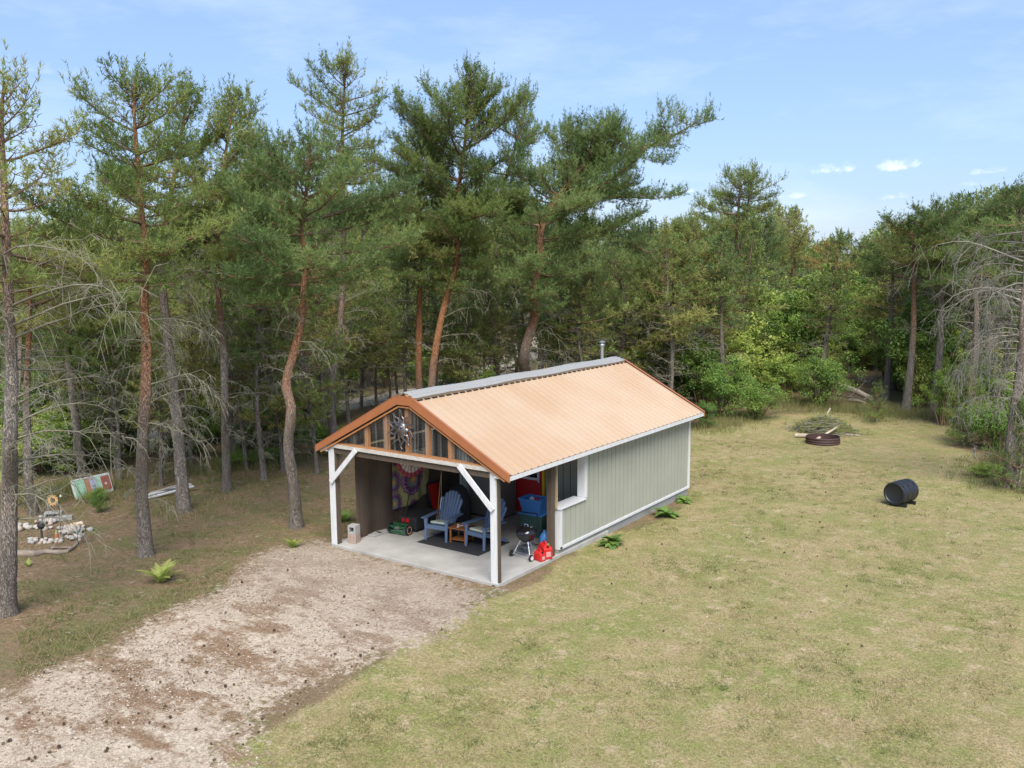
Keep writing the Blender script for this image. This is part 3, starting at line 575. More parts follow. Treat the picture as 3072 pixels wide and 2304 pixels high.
while nt_ < 62:
    fx = rg.uniform(-40, 1560); D = rg.uniform(26 if fx < 700 else 33, 46); p = atdist(fx, D); x, y = p[0], p[1]
    if lawn_d(x, y) < 1.5 or road_d(x, y) < 1.6 or (-7 < x < 2 and -3 < y < 10.5) or any((x-a)**2+(y-b)**2 < 1.1 for a, b in placed): continue
    if fx < 640 and float(onplane(fx, 0, p)[2]) < 0: continue
    if fx < 330 and y < .5 and D < 30: continue
    placed.append((x, y)); nt_ += 1; lab = 'thin twiggy young pine in the shade '+('beyond the left pines' if fx < 560 else 'behind the cabin gable' if fx < 1060 else 'behind the metal roof')
    e = thing('pine_tree', lab, 'tree', (x, y, 0), rg.random()*6.28, 'thin pines '+lab.split('shade ')[1]); s = rg.uniform(.8, 1.2); e.scale = (s, s, s*rg.uniform(.85, 1.1)); RANK.setdefault(lab, []).append((fx, e))
    for nm, me in THIN[int(rg.integers(4))]: link(bpy.data.objects.new(nm, me), e)

# far woods that read as one mass behind everything
rr = np.random.default_rng(9); Vs, Fs, Ts = [], [], []; off = 0
for i in range(430):
    fx = rr.uniform(-150, 2400); D = rr.uniform(88, 150); p = atdist(fx, D)
    if road_d(p[0], p[1]) < 3: continue
    h = float(onplane(fx, np.interp(fx, SKX, SKY_)+rr.uniform(10, 60), p)[2]); h = min(max(h, 6.5), 11)
    n = 420; u = rr.random(n)**.8; a = rr.random(n)*6.283; R0 = (1.1+1.4*rr.random())*(1-.75*np.abs(u-.35)**1.3)*rr.random(n)**.4
    c = np.stack([p[0]+np.cos(a)*R0, p[1]+np.sin(a)*R0, .6+u*(h-.6)+.25*np.sin(a*3)], -1); d1 = unit(rr.normal(size=(n, 3))+[0, 0, .3]); d2 = unit(np.cross(d1, rr.normal(size=(n, 3))))
    sz = (.22+.25*rr.random(n))[:, None]
    V = np.stack([c-d1*sz, c+d2*sz*.45, c+d1*sz], 1).reshape(-1, 3); Vs.append(V); Ts.append(np.repeat(np.clip(.36+.22*rr.normal()*.6+.2*(rr.random(n)-.5), 0, 1), 3))
far = arrmesh('far_woods', np.concatenate(Vs), np.arange(sum(len(v) for v in Vs)).reshape(-1, 3), NEEDLE, np.concatenate(Ts)); tag(far, 'distant band of pine woods closing the view behind the nearer pines', 'woods', kind='stuff')

# ------------------------------------------------------------------ shrubs, ferns, grass
def leaf_cloud(rng, C, Rc, n, ls, tint, flat=.25):
    """n leaves about clump centres C (m,3) with radii Rc"""
    i = rng.integers(0, len(C), n); d = unit(rng.normal(size=(n, 3))); p = C[i]+d*(Rc[i]*(.45+.55*rng.random(n)**.5))[:, None]*[1, 1, .72]
    nrm = unit(d*.6+[0, 0, .7]+rng.normal(size=(n, 3))*.5); a = unit(np.cross(nrm, rng.normal(size=(n, 3)))); b = np.cross(nrm, a); s = (ls*(.6+.8*rng.random(n)))[:, None]
    V = np.stack([p-a*s, p+b*s*.42-a*s*.1, p+a*s, p-b*s*.42-a*s*.1], 1).reshape(-1, 3)
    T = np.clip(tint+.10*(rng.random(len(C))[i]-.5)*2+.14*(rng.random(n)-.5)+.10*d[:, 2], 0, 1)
    return V, np.arange(n*4).reshape(-1, 4), np.repeat(T, 4)
def shrub_geometry(seed, R, H, n, ls, tint, stems=9, lo=.12):
    rng = np.random.default_rng(seed); C, Rc, wood = [], [], []
    for s in range(stems):
        az = rng.random()*6.283; rr_ = R*rng.random()**.5*.8; tip = np.array([math.cos(az)*rr_, math.sin(az)*rr_, H*(1-.5*(rr_/R)**2)*(.75+.3*rng.random())]); b = np.array([math.cos(az)*R*.12, math.sin(az)*R*.12, -.03])
        mid = (b+tip)/2+rng.normal(size=3)*.08*R+np.array([0, 0, .08*H]); wood += [[*b, *mid, .018*R+.006, .010*R+.004], [*mid, *tip, .010*R+.004, .004]]
        for q in range(7):
            t = .15+.85*rng.random(); o = mid+(tip-mid)*t if rng.random() < .75 else b+(mid-b)*(.4+.6*t); o = o+rng.normal(size=3)*[.2*R, .2*R, .10*H]; o[2] = max(o[2], lo*H); C.append(o); Rc.append((.13+.17*rng.random())*R); wood.append([*(mid+(tip-mid)*t*.5), *o, .005, .003])
    return leaf_cloud(rng, np.array(C), np.array(Rc), n, ls, tint), wood
SH = []
for sd_, R_, H_, n_, ls_, ti_ in [(1, 1.0, 1.6, 9500, .032, .50), (2, 1.0, 2.0, 9500, .034, .60), (3, 1.0, 1.3, 9500, .030, .40), (4, 1.0, 1.9, 8500, .036, .80), (5, 1.0, 1.5, 10000, .026, .55), (6, 1.0, 1.1, 8500, .032, .70), (7, .75, 2.8, 6500, .034, .66)]:
    (v, f, t_), wd = shrub_geometry(sd_, R_, H_, n_, ls_, ti_)
    a = arrmesh('foliage', v, f, LEAF, t_); v2, f2 = sticks(wd); b = arrmesh('stems', v2, f2, TWIG); SH.append((a.data, b.data)); bpy.data.objects.remove(a); bpy.data.objects.remove(b)
def shrub(k, loc, s, label, name='shrub', group=None, rz=None, sz=None, cat='shrub'):
    e = thing(name, label, cat, (loc[0], loc[1], 0), rz if rz is not None else rg.random()*6.28, group); e.scale = (s, s, sz or s)
    link(bpy.data.objects.new('foliage', SH[k][0]), e); link(bpy.data.objects.new('stems', SH[k][1]), e); return e
for k, fx, fy, s, sz, lab in [
    (2, 1512, 925, .80, .85, 'dark green shrub growing against the rear right corner of the cabin'),
    (4, 1635, 905, 1.5, 1.15, 'wide grey-green shrub spilling onto the lawn, left end of the clearing'),
    (0, 1560, 900, 1.5, 1.5, 'tall dark shrub between the cabin corner and the grey-green shrub'),
    (0, 1515, 880, 1.5, 1.7, 'dark leafy shrub rising above the rear roof corner'),
    (4, 1770, 878, 1.7, 1.7, 'rounded pale silvery-green bush behind the brush pile'),
    (1, 1690, 868, 1.3, 1.1, 'mid green bush between the grey-green shrub and the silvery bush'),
    (5, 1650, 845, 1.6, 1.5, 'light leafy bush behind the grey-green shrub'),
    (3, 1990, 880, 1.35, 1.5, 'bright yellow-green bush beyond the end of the fallen log'),
    (1, 2035, 920, 1.0, 1.2, 'small leafy tree on a thin dark stem at the edge of the clearing'),
    (3, 1960, 850, 1.4, 1.3, 'yellow-green thicket behind the bright bush'),
    (2, 2155, 975, 1.15, 1.4, 'dark green bush left of the leaning dark pine'),
    (0, 2110, 925, 1.3, 1.7, 'bushy young growth under the bleached dead branches'),
    (5, 2130, 1030, .55, .35, 'low green plant crawling toward the lawn beside the leaning dark pine'),
    (0, 2215, 1010, 1.0, 1.0, 'leafy bush cut by the picture edge right of the leaning dark pine'),
    (6, 1868, 800, 1.9, 1.3, 'tall leafy sapling closing the gap above the dead branches'), (1, 1840, 775, 2.2, 1.8, 'large bush high in the gap left of the dead branches'), (3, 1895, 785, 2.0, 1.6, 'bright bush high in the gap right of the dead branches'), (5, 1875, 760, 2.2, 1.8, 'deep bush filling the end of the clearing gap'),
    (6, 2090, 890, 1.3, 1.1, 'tall light sapling behind the bleached dead branches'), (3, 2170, 930, 1.2, 1.0, 'yellow-green bush between the bushy young pine and the leaning dark pine'), (6, 2190, 960, 1.1, 1.0, 'slim sapling at the right border behind the dark green bush'), (1, 2055, 865, 1.5, 1.3, 'dense bush behind the small leafy tree'),
    (1, 430, 990, 1.0, .7, 'bright green undergrowth bush between the grey-barked pine and the brown pine'),
    (5, 590, 1000, .8, .45, 'low green bush behind the crooked pine'),
    (2, 590, 950, 1.0, .7, 'dark low bush in the shade behind the crooked pine'),
    (3, 208, 1085, .34, .22, 'small green bush at the foot of the painted wash basin'),
    (4, 520, 1010, .8, .4, 'straggly olive undergrowth at the foot of the leaning brown pine')]:
    shrub(k, G(fx, fy), s, lab, sz=sz)
# thicket of broad-leaved bushes under the right wood
ng = 0
while ng < 105:
    fx = rg.uniform(1400, 2290); fy = rg.uniform(728, 872); p = G(fx, fy)
    if lawn_d(p[0], p[1]) < 1.2: continue
    k = int(rg.choice([0, 1, 3, 5, 6, 6, 1, 3])); s = rg.uniform(1.3, 2.6)
    if 1800 < fx < 1900 and fy > 800: continue
    lab = 'bush of the green thicket '+('left' if fx < 1800 else 'right')+' of the fallen log'
    e = shrub(k, p, s, lab, group='bushes of the thicket '+('left' if fx < 1800 else 'right')+' of the fallen log', sz=s*rg.uniform(.8, 1.4)); RANK.setdefault(lab, []).append((fx, e)); ng += 1
ng = 0
while ng < 175:
    fx = rg.uniform(-40, 1400) if ng < 70 else rg.uniform(-40, 720); D = rg.uniform(33, 85) if ng < 105 else rg.uniform(30, 50); p = atdist(fx, D)
    if road_d(p[0], p[1]) < 2.2: continue
    s = rg.uniform(.7, 1.6); zn = 'beyond the rock garden' if fx < 230 else 'behind the white boards' if fx < 480 else 'behind the crooked pine' if fx < 760 else 'behind the cabin roof'
    lab = 'bush of the sunlit undergrowth '+zn
    e = shrub(int(rg.choice([0, 1, 3, 5, 6, 6])), p, s, lab, group='undergrowth bushes '+zn, sz=s*rg.uniform(.5, 1.1)); RANK.setdefault(lab, []).append((fx, e)); ng += 1
ONES = ['', 'first', 'second', 'third', 'fourth', 'fifth', 'sixth', 'seventh', 'eighth', 'ninth', 'tenth', 'eleventh', 'twelfth', 'thirteenth', 'fourteenth', 'fifteenth', 'sixteenth', 'seventeenth', 'eighteenth', 'nineteenth']
def ordinal(n):
    if n < 20: return ONES[n]
    t = {2: 'twent', 3: 'thirt', 4: 'fort', 5: 'fift', 6: 'sixt', 7: 'sevent', 8: 'eight', 9: 'ninet'}[n//10]
    return t+'ieth' if n % 10 == 0 else t+'y-'+ONES[n % 10]
for lab, lst in RANK.items():          # counted from the left as one sees them
    if 'distant' in lab: continue
    for i, (fx, e) in enumerate(sorted(lst, key=lambda q: q[0])): e['label'] = ordinal(i+1)+' '+lab+', counted from the left'
# young pines on the clearing edge
for fx, fy, ty, R_, sd_, lab in [(1893, 912, 858, .6, 61, 'small feathery young pine at the edge of the clearing beyond the fire ring'), (2085, 960, 830, 1.0, 62, 'bushy young pine under the bleached dead branches'), (1842, 846, 815, .4, 63, 'seedling pine behind the fallen log'), (2200, 1060, 900, .7, 64, 'young pine half hidden behind the leaning dark pine')]:
    b = G(fx, fy); h = zof(ty, b)
    make_pine('young_pine', lab, b, [dict(path=[b-[0, 0, .05], b+[.03, 0, h*.5], b+[0, .04, h]], r0=.03, r1=.006, cb=.15, R=R_, tint=.30, orange=0, prof=(1, 1, .8, .5, .1), dens=1.1, el=.35, candle=.5)], sd_, k=10)

def fern(loc, s, n, seed, label, tint=.72):
    rng = np.random.default_rng(seed); V, T = [], []
    for i in range(n):
        az = i*6.283/n+rng.normal()*.3; Lf = s*(.75+.4*rng.random()); el = 1.35-.5*rng.random(); p = np.array([0, 0, .02]); m = 16
        for j in range(m):
            t = j/m; e = el-t*1.25; d = bend_dir(az, e); q = p+d*Lf/m; lat = np.array([-math.sin(az), math.cos(az), 0]); wl = Lf*.30*math.sin(math.pi*min(1, (t+.12)**.75))*(1-t*.45)
            for sd in (-1, 1):
                tip = p+lat*sd*wl+d*wl*.35-np.array([0, 0, wl*.15]); V += [p, p+d*Lf/m*.85, tip]; T += [tint+.2*(rng.random()-.5)]*3
            p = q
    o = arrmesh('fern', np.array(V), np.arange(len(V)).reshape(-1, 3), LEAF, np.clip(T, 0, 1)); o.location = (loc[0], loc[1], 0); return tag(o, label, 'fern', 'ferns in the yard')
fern(G(348, 1258), .62, 15, 1, 'large bright yellow-green fern beside the drive', .84)
fern(G(632, 1184), .36, 11, 2, 'small yellow-green fern between the crooked pine and the porch', .80)
fern(G(742, 1128), .52, 13, 3, 'dark green fern in the shade just outside the porch', .42)
fern(G(60, 1225), .22, 9, 4, 'pale low fern at the near edge of the rock garden', .85)

def rosette(loc, s, seed, label):
    rng = np.random.default_rng(seed); V, T = [], []
    for i in range(26):
        az = rng.random()*6.283; el = .25+1.0*rng.random(); Ll = s*(.6+.5*rng.random()); wl = Ll*.24; d = bend_dir(az, el); d2 = bend_dir(az, el-.9); lat = np.array([-math.sin(az), math.cos(az), 0]); p0 = np.zeros(3); p1 = d*Ll*.55; p2 = p1+d2*Ll*.5; tt = .5+.3*(rng.random()-.5)
        for a, b, c, e in ((p0, p0, p1+lat*wl, p1-lat*wl), (p1-lat*wl, p1+lat*wl, p2, p2)): V += [a, b+1e-4*lat, c, e+1e-4]; T += [tt]*4
    o = arrmesh('leafy_plant', np.array(V), np.arange(len(V)).reshape(-1, 4), LEAF, np.clip(T, 0, 1)); o.location = (loc[0], loc[1], 0); return tag(o, label, 'plant', 'leafy plants along the cabin wall')
rosette(G(1323, 1178), .42, 1, 'broad-leaved green plant by the wall nearest to the porch')
rosette(G(1436, 1116), .44, 2, 'broad-leaved green plant by the middle of the long wall')
rosette(G(1478, 1085), .30, 3, 'drooping yellowish plant at the far end of the long wall')

# grass and litter on the ground
def blades(rng, X, Y, h, wd, tint, per, z0=0.0, lean=.6, spread=.04):
    n = len(X); X = np.repeat(X, per)+rng.normal(size=n*per)*spread; Y = np.repeat(Y, per)+rng.normal(size=n*per)*spread; h = np.repeat(h, per)*(.6+.7*rng.random(n*per)); t = np.repeat(tint, per)
    a = rng.random(n*per)*6.283; b = np.stack([X, Y, np.full_like(X, z0-.01)], -1); wv = np.stack([np.cos(a), np.sin(a), 0*a], -1)*wd/2
    tip = b+np.stack([rng.normal(size=n*per)*lean*h, rng.normal(size=n*per)*lean*h, h], -1)
    return np.stack([b-wv, b+wv, tip], 1).reshape(-1, 3), np.repeat(np.clip(t+.25*(rng.random(n*per)-.5), 0, 1), 3)
def frame_pts(rng, n, near=9, farr=36, x0=-30, x1=2250):
    D = near+(farr-near)*rng.random(n)**.85; a = np.array([atdist(x, 1.)[:2]-CAM[:2] for x in np.linspace(x0, x1, 64)]); q = rng.random(n)*63; i = q.astype(int); f = (q-i)[:, None]; d = a[i]*(1-f)+a[np.minimum(i+1, 63)]*f; return CAM[0]+d[:, 0]*D, CAM[1]+d[:, 1]*D
rr = np.random.default_rng(77)
X, Y = frame_pts(rr, 130000, 9, 42); inl = sdf_poly(X, Y, LAWN)+(noise2(X, Y, 5, 4, .55)-.5)*1.5; ind = sdf_poly(X, Y, DRIVE)+(noise2(X, Y, 5, 4, .55)-.5)*1.5
pn = noise2(X, Y, 31, 5, .45); p2 = noise2(X, Y, 37, 4, 1.6); hb = sdf_poly(X, Y, [(-4.8, -.2), (.08, -.2), (.08, 8.9), (-4.8, 8.9)])
k_ = (inl < 0) & (ind > .1) & (hb > 0) & (p2 > .36); Xl, Yl = X[k_], Y[k_]
tl = np.clip(.68-(pn[k_]-.5)*1.9-(p2[k_]-.5)*.9, .1, .95); v1, t1 = blades(rr, Xl, Yl, .018+.022*rr.random(len(Xl)), .010, tl, 6, lean=1.1)
k_ = (inl > .2) & (ind > .2) & (hb > .3) & (pn*.6+p2*.6 > .62); v2, t2 = blades(rr, X[k_], Y[k_], .03+.05*rr.random(k_.sum()), .010, np.clip(.30+.5*(rr.random(k_.sum())-.3), .05, .9), 6, lean=.8)
# darker weed tufts
X, Y = frame_pts(rr, 2600, 9, 32); c_ = (sdf_poly(X, Y, DRIVE) > .1) & (sdf_poly(X, Y, [(-4.8, -.2), (.08, -.2), (.08, 8.9), (-4.8, 8.9)]) > .1); X, Y = X[c_], Y[c_]
v3, t3 = blades(rr, X, Y, .025+.035*rr.random(len(X)), .012, .12+.30*rr.random(len(X)), 18, spread=.055, lean=.9)
# tall grass fringe at the end of the clearing
fr = []
for fx0, fy0, fx1, fy1, n in [(1690, 872, 2030, 905, 900), (2140, 1000, 2170, 1055, 200), (1500, 930, 1600, 912, 250), (420, 1010, 620, 1000, 500), (440, 1090, 480, 1120, 60), (0, 1080, 240, 1060, 500)]:
    s_ = rr.random(n); a, b = G(fx0, fy0), G(fx1, fy1); fr.append(np.stack([a[0]+(b[0]-a[0])*s_+rr.normal(size=n)*.5, a[1]+(b[1]-a[1])*s_+rr.normal(size=n)*.8], -1))
fr = np.concatenate(fr); v4, t4 = blades(rr, fr[:, 0], fr[:, 1], .14+.28*rr.random(len(fr)), .014, .25+.35*rr.random(len(fr)), 9, spread=.09, lean=.35)
V = np.concatenate([v1, v2, v3, v4]); g_ = arrmesh('grass', V, np.arange(len(V)).reshape(-1, 3), GRASS, np.concatenate([t1, t2, t3, t4])); tag(g_, 'short dry straw and green grass over the lawn and the wood floor', 'grass', kind='stuff')
# wood litter: fallen twigs and needles
X, Y = frame_pts(rr, 30000, 12, 40); c_ = (sdf_poly(X, Y, LAWN) > 0) & (sdf_poly(X, Y, [(-4.8, -.2), (.08, -.2), (.08, 8.9), (-4.8, 8.9)]) > .2); X, Y = X[c_], Y[c_]; n = len(X); a = rr.random(n)*6.283; l_ = .03+.10*rr.random(n)**3; z_ = .012+.01*rr.random(n)
S = np.stack([X, Y, z_, X+np.cos(a)*l_, Y+np.sin(a)*l_, z_+.01*rr.normal(size=n), .004+.004*rr.random(n), .003+0*X], -1); v, f = sticks(S)
o = arrmesh('twig_litter', v, f, LITTER, np.repeat(np.clip(.35+.5*rr.random(n)-.2*(l_ < .08), 0, 1), 6)); tag(o, 'fallen twigs and needle bits strewn over the wood floor and the drive', 'litter', kind='stuff')
# gravel on the drive
X = rr.uniform(-6, 4, 60000); Y = rr.uniform(-12, .2, 60000); c_ = (sdf_poly(X, Y, DRIVE)+(noise2(X, Y, 5, 4, .55)-.5)*1.5 < .15) & (noise2(X, Y, 61, 4, .9) > .42) & (sdf_poly(X, Y, [(-4.6, -.02), (.1, -.02), (.1, 8), (-4.6, 8)]) > 0); X, Y = X[c_], Y[c_]; n = len(X); s_ = .006+.016*rr.random(n)**3; oc = np.array([[1, 0, 0], [0, 1, 0], [-1, 0, 0], [0, -1, 0], [0, 0, .7]]); ro = rr.random(n)*6.28
dx = oc[None, :, 0]*np.cos(ro)[:, None]-oc[None, :, 1]*np.sin(ro)[:, None]; dy = oc[None, :, 0]*np.sin(ro)[:, None]+oc[None, :, 1]*np.cos(ro)[:, None]
V = np.stack([X[:, None]+dx*s_[:, None]*(1+.5*rr.random((n, 5))), Y[:, None]+dy*s_[:, None], .004+oc[None, :, 2]*s_[:, None]+0*dx], -1).reshape(-1, 3); b = (np.arange(n)*5)[:, None, None]; f = (b+np.array([[0, 1, 4], [1, 2, 4], [2, 3, 4], [3, 0, 4]])[None]).reshape(-1, 3)
o = arrmesh('gravel', V, f, LITTER, np.repeat(np.clip(.45+.55*rr.random(n), 0, 1), 5)); tag(o, 'loose pale gravel and chips scattered over the sandy drive', 'gravel', kind='stuff')

# ------------------------------------------------------------------ the cabin
WHITE = mat('white_paint', (.68, .68, .67), .55, vs=3, col2=(.55, .55, .54), bump=.15, bs=25, stretch=(4, 4, .6))
OLDWHITE = mat('worn_white_board', (.62, .60, .55), .8, vs=9, col2=(.36, .31, .25), bump=.3, stretch=(1, 6, 6))
RAW = mat('orange_raw_wood', (.480, .215, .075), .7, vs=6, col2=(.330, .135, .045), stretch=(6, 6, .8))
PALEWOOD = mat('pale_raw_wood', (.520, .400, .240), .8, vs=6, col2=(.330, .230, .130), stretch=(6, 6, .8))
DARKWOOD = mat('weathered_dark_timber', (.120, .085, .055), .85, vs=5, col2=(.060, .045, .032), bump=.4, stretch=(6, 6, .6))
SIDING = mat('sage_green_siding', (.375, .375, .302), .55, vs=1.4, col2=(.325, .326, .262), bump=.05)
GROOVE = mat('siding_joint', (.070, .078, .055), .8)
CONC = mat('concrete_slab', (.440, .425, .385), .85, vs=1.3, col2=(.290, .275, .245), bump=.25, bs=60)
FOUND = mat('grey_foundation', (.300, .300, .275), .9, vs=2.5, col2=(.215, .215, .195), bump=.4, bs=30)
COPPER = mat('copper_brown_trim', (.370, .135, .052), .42, vs=3, col2=(.310, .110, .042), spec=.5)
RED = mat('red_paint', (.420, .012, .010), .4); YELLOW = mat('yellow_paint', (.720, .470, .020), .5)
BLACKP = mat('black_plastic', (.014, .014, .015), .38, spec=.5); BLACKM = mat('black_matte', (.016, .016, .017), .8)
GLASS = mat('dark_glass', (.012, .014, .015), .08, spec=.8)
GALV = mat('galvanised_metal', (.60, .61, .62), .35, .85, vs=8, var=.25)
ALU = mat('aluminium_tube', (.70, .70, .70), .3, .9)
def roofmat():
    m = bpy.data.materials.new('copper_roof_metal'); m.use_nodes = True; t = m.node_tree; l = t.links.new; b = t.nodes['Principled BSDF']
    tc = N(t, 'ShaderNodeTexCoord'); mp = N(t, 'ShaderNodeMapping'); mp.inputs['Scale'].default_value = (.35, 4.4, .35); l(tc.outputs['Object'], mp.inputs[0])
    n1 = N(t, 'ShaderNodeTexNoise', Scale=1.0, Detail=5.0, Roughness=.6); l(mp.outputs[0], n1.inputs['Vector'])
    n2 = N(t, 'ShaderNodeTexNoise', Scale=.55, Detail=3.0); l(tc.outputs['Object'], n2.inputs['Vector'])
    mx = N(t, 'ShaderNodeMix', _data_type='RGBA'); l(n1.outputs['Fac'], mx.inputs[0]); mx.inputs[6].default_value = (.470, .310, .182, 1); mx.inputs[7].default_value = (.510, .365, .230, 1)
    mr = N(t, 'ShaderNodeMapRange'); l(n2.outputs['Fac'], mr.inputs['Value']); mr.inputs['From Min'].default_value = .4; mr.inputs['From Max'].default_value = .62; mr.inputs['To Max'].default_value = .7
    m2 = N(t, 'ShaderNodeMix', _data_type='RGBA'); l(mr.outputs[0], m2.inputs[0]); l(mx.outputs[2], m2.inputs[6]); m2.inputs[7].default_value = (.535, .405, .275, 1)
    sx = N(t, 'ShaderNodeSeparateXYZ'); l(tc.outputs['Object'], sx.inputs[0])       # rib shading painted in: darker stripes along the feet of the ribs
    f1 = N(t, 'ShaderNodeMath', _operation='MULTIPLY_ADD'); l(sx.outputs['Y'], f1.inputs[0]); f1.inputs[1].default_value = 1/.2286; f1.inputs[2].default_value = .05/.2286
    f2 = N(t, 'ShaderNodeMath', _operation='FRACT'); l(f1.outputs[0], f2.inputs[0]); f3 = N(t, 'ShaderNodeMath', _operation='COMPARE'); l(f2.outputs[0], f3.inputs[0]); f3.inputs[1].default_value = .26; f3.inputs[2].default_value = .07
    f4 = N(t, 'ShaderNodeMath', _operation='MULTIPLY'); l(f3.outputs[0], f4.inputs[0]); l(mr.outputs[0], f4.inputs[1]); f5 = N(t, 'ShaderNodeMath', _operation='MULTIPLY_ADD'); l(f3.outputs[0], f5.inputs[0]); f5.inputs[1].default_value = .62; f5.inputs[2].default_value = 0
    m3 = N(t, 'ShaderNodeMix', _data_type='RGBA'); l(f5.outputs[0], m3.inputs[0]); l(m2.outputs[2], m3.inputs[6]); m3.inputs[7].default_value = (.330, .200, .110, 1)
    l(m3.outputs[2], b.inputs['Base Color']); b.inputs['Metallic'].default_value = .15; b.inputs['Roughness'].default_value = .33
    return m
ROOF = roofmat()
def clearmat(name, alpha, col, rough=.12, streak=False):
    m = bpy.data.materials.new(name); m.use_nodes = True; t = m.node_tree; l = t.links.new; b = t.nodes['Principled BSDF']; o = t.nodes['Material Output']
    b.inputs['Base Color'].default_value = (*col, 1); b.inputs['Roughness'].default_value = rough
    tr = N(t, 'ShaderNodeBsdfTransparent'); tr.inputs[0].default_value = (.92, .94, .92, 1); mx = N(t, 'ShaderNodeMixShader'); mx.inputs[0].default_value = alpha
    if streak:
        tc = N(t, 'ShaderNodeTexCoord'); mp = N(t, 'ShaderNodeMapping'); mp.inputs['Scale'].default_value = (13, 1, .25); l(tc.outputs['Object'], mp.inputs[0]); no = N(t, 'ShaderNodeTexNoise', Scale=1.0, Detail=4.0, Roughness=.7); l(mp.outputs[0], no.inputs['Vector']); mr = N(t, 'ShaderNodeMapRange'); l(no.outputs['Fac'], mr.inputs['Value']); mr.inputs['From Min'].default_value = .45; mr.inputs['From Max'].default_value = .75; mr.inputs['To Min'].default_value = .06; mr.inputs['To Max'].default_value = .5; l(mr.outputs[0], mx.inputs[0])
    l(tr.outputs[0], mx.inputs[1]); l(b.outputs[0], mx.inputs[2]); l(mx.outputs[0], o.inputs['Surface']); return m
CLEAR = clearmat('clear_corrugated_plastic', .20, (.30, .30, .28), streak=True); RIDGEP = clearmat('hazy_ridge_plastic', .50, (.46, .46, .44), .2)

W_, LEN, XC = 4.56, 8.74, -2.28; XE, ZE, ZA = .35, 2.285, 3.66; SL = (ZA-ZE)/(XE-XC); Y0, Y1 = -.08, 8.87
def zroof(x): return ZA-SL*abs(x-XC)
cab = thing('cabin', 'sage green cabin with copper-coloured metal roof and an open porch in front', 'cabin', (0, 0, 0))
slab = MB().prism([(-4.62, -.12), (.02, -.12), (.02, .10), (-4.62, .10)], -.02, 4.3).obj('porch_slab', CONC, cab, bevel=.012)
MB().box(-4.53, -.02, 4.32, 8.74, -.15, .19).obj('foundation', FOUND, cab); MB().box(-.17, -.02, 2.19, 4.31, -.15, .19).obj('foundation', FOUND, cab)

def siding(name, a, b, z0, ztop, out, parent=cab, sp=.2, phase=0.0, th=.09):
    """ribbed boards from a to b (x,y), top height may follow a function of the distance; 'out' is the outward normal"""
    a = np.array(a, float); b = np.array(b, float); Lw = np.linalg.norm(b-a); d = (b-a)/Lw; o = np.array(out, float); mb = MB(); st = phase
    cuts = [0.0]
    while st < Lw-.02:
        if st > .01: cuts.append(st)
        st += sp
    cuts.append(Lw); gm = MB()
    for i in range(len(cuts)-1):
        s0 = cuts[i]+(.009 if i else 0); s1 = cuts[i+1]-(.009 if i < len(cuts)-2 else 0)
        def quad(mb_, s0, s1, dep):
            vs = []
            for s in (s0, s1):
                for z in (z0, ztop(s) if callable(ztop) else ztop):
                    for q in (dep, -th): p = a+d*s+o*q; vs.append((p[0], p[1], z))
            mb_.add(vs, [(0, 1, 3, 2), (4, 6, 7, 5), (0, 4, 5, 1), (2, 3, 7, 6), (0, 2, 6, 4), (1, 5, 7, 3)])
        sm = (s0+s1)/2
        if callable(ztop) and (ztop(s0)-ztop(sm))*(ztop(sm)-ztop(s1)) < 0: quad(mb, s0, sm, .012); quad(mb, sm, s1, .012)
        else: quad(mb, s0, s1, .012)
    for c in cuts[1:-1]:
        quad(gm, c-.0085, c+.0085, .001)
    w_ = mb.obj(name, SIDING, parent); gm.obj('siding_joints', GROOVE, w_); return w_
siding('side_wall', (-.012, 3.33), (-.012, 8.70), .25, 2.22, (1, 0), phase=.12)
siding('porch_half_wall', (-.012, 2.30), (-.012, 3.33), .25, 1.06, (1, 0), phase=.16, th=.13)
siding('side_wall', (-4.53, 8.70), (-4.53, 4.33), .2, 2.2, (-1, 0))
siding('end_wall', (-.03, 8.70), (-4.52, 8.70), .2, lambda s: zroof(-.03-s)-.06, (0, 1))
siding('porch_back_wall', (-4.44, 4.33), (-2.75, 4.33), .16, 2.22, (0, -1), phase=.1)
siding('porch_back_wall', (-1.74, 4.33), (-.14, 4.33), .16, 2.22, (0, -1), phase=.1)
MB().box(-2.74, -1.75, 4.322, 4.40, 2.135, 2.22).prism([(-4.5, 2.221), (-.05, 2.221), (-.05, 2.38), (XC, ZA-.09), (-4.5, 2.38)], 4.318, 4.40).obj('gable_shade_board', DARKWOOD, cab)  # dark board added above the wall to deepen the shade inside the gable
# white trim
for n_, bx in [('corner_trim', (-.01, .028, 8.665, 8.76, .19, 2.2)), ('bottom_trim', (-.01, .022, 2.205, 8.664, .185, .247)), ('opening_trim', (-.01, .024, 3.285, 3.328, 1.10, 2.19)),
               ('corner_trim', (-.155, .022, 2.192, 2.298, .19, 1.07)), ('inner_jamb', (-.20, -.004, 3.262, 3.292, 1.10, 2.19)), ('corner_trim', (-4.56, -4.44, 4.30, 4.36, .10, 2.25)),
               ('bottom_trim', (-4.44, -2.75, 4.295, 4.318, .10, .158)), ('bottom_trim', (-1.74, -.14, 4.295, 4.318, .10, .158)), ('post_board', (-2.80, -2.752, 4.29, 4.319, .10, 2.1))]:
    MB().box(*bx).obj(n_, WHITE, cab, bevel=.003)
MB().box(-.30, .045, 2.17, 3.262, 1.066, 1.10).obj('window_sill', WHITE, cab, bevel=.004)
MB().box(-.06, -.018, 2.13, 2.175, 1.10, 2.2).obj('raw_stud', PALEWOOD, cab)
MB().box(-4.72, -4.57, 4.30, 4.33, .1, 2.2).obj('chipboard_patch', mat('chipboard', (.42, .32, .20), .9, vs=40, col2=(.22, .15, .09)), cab)
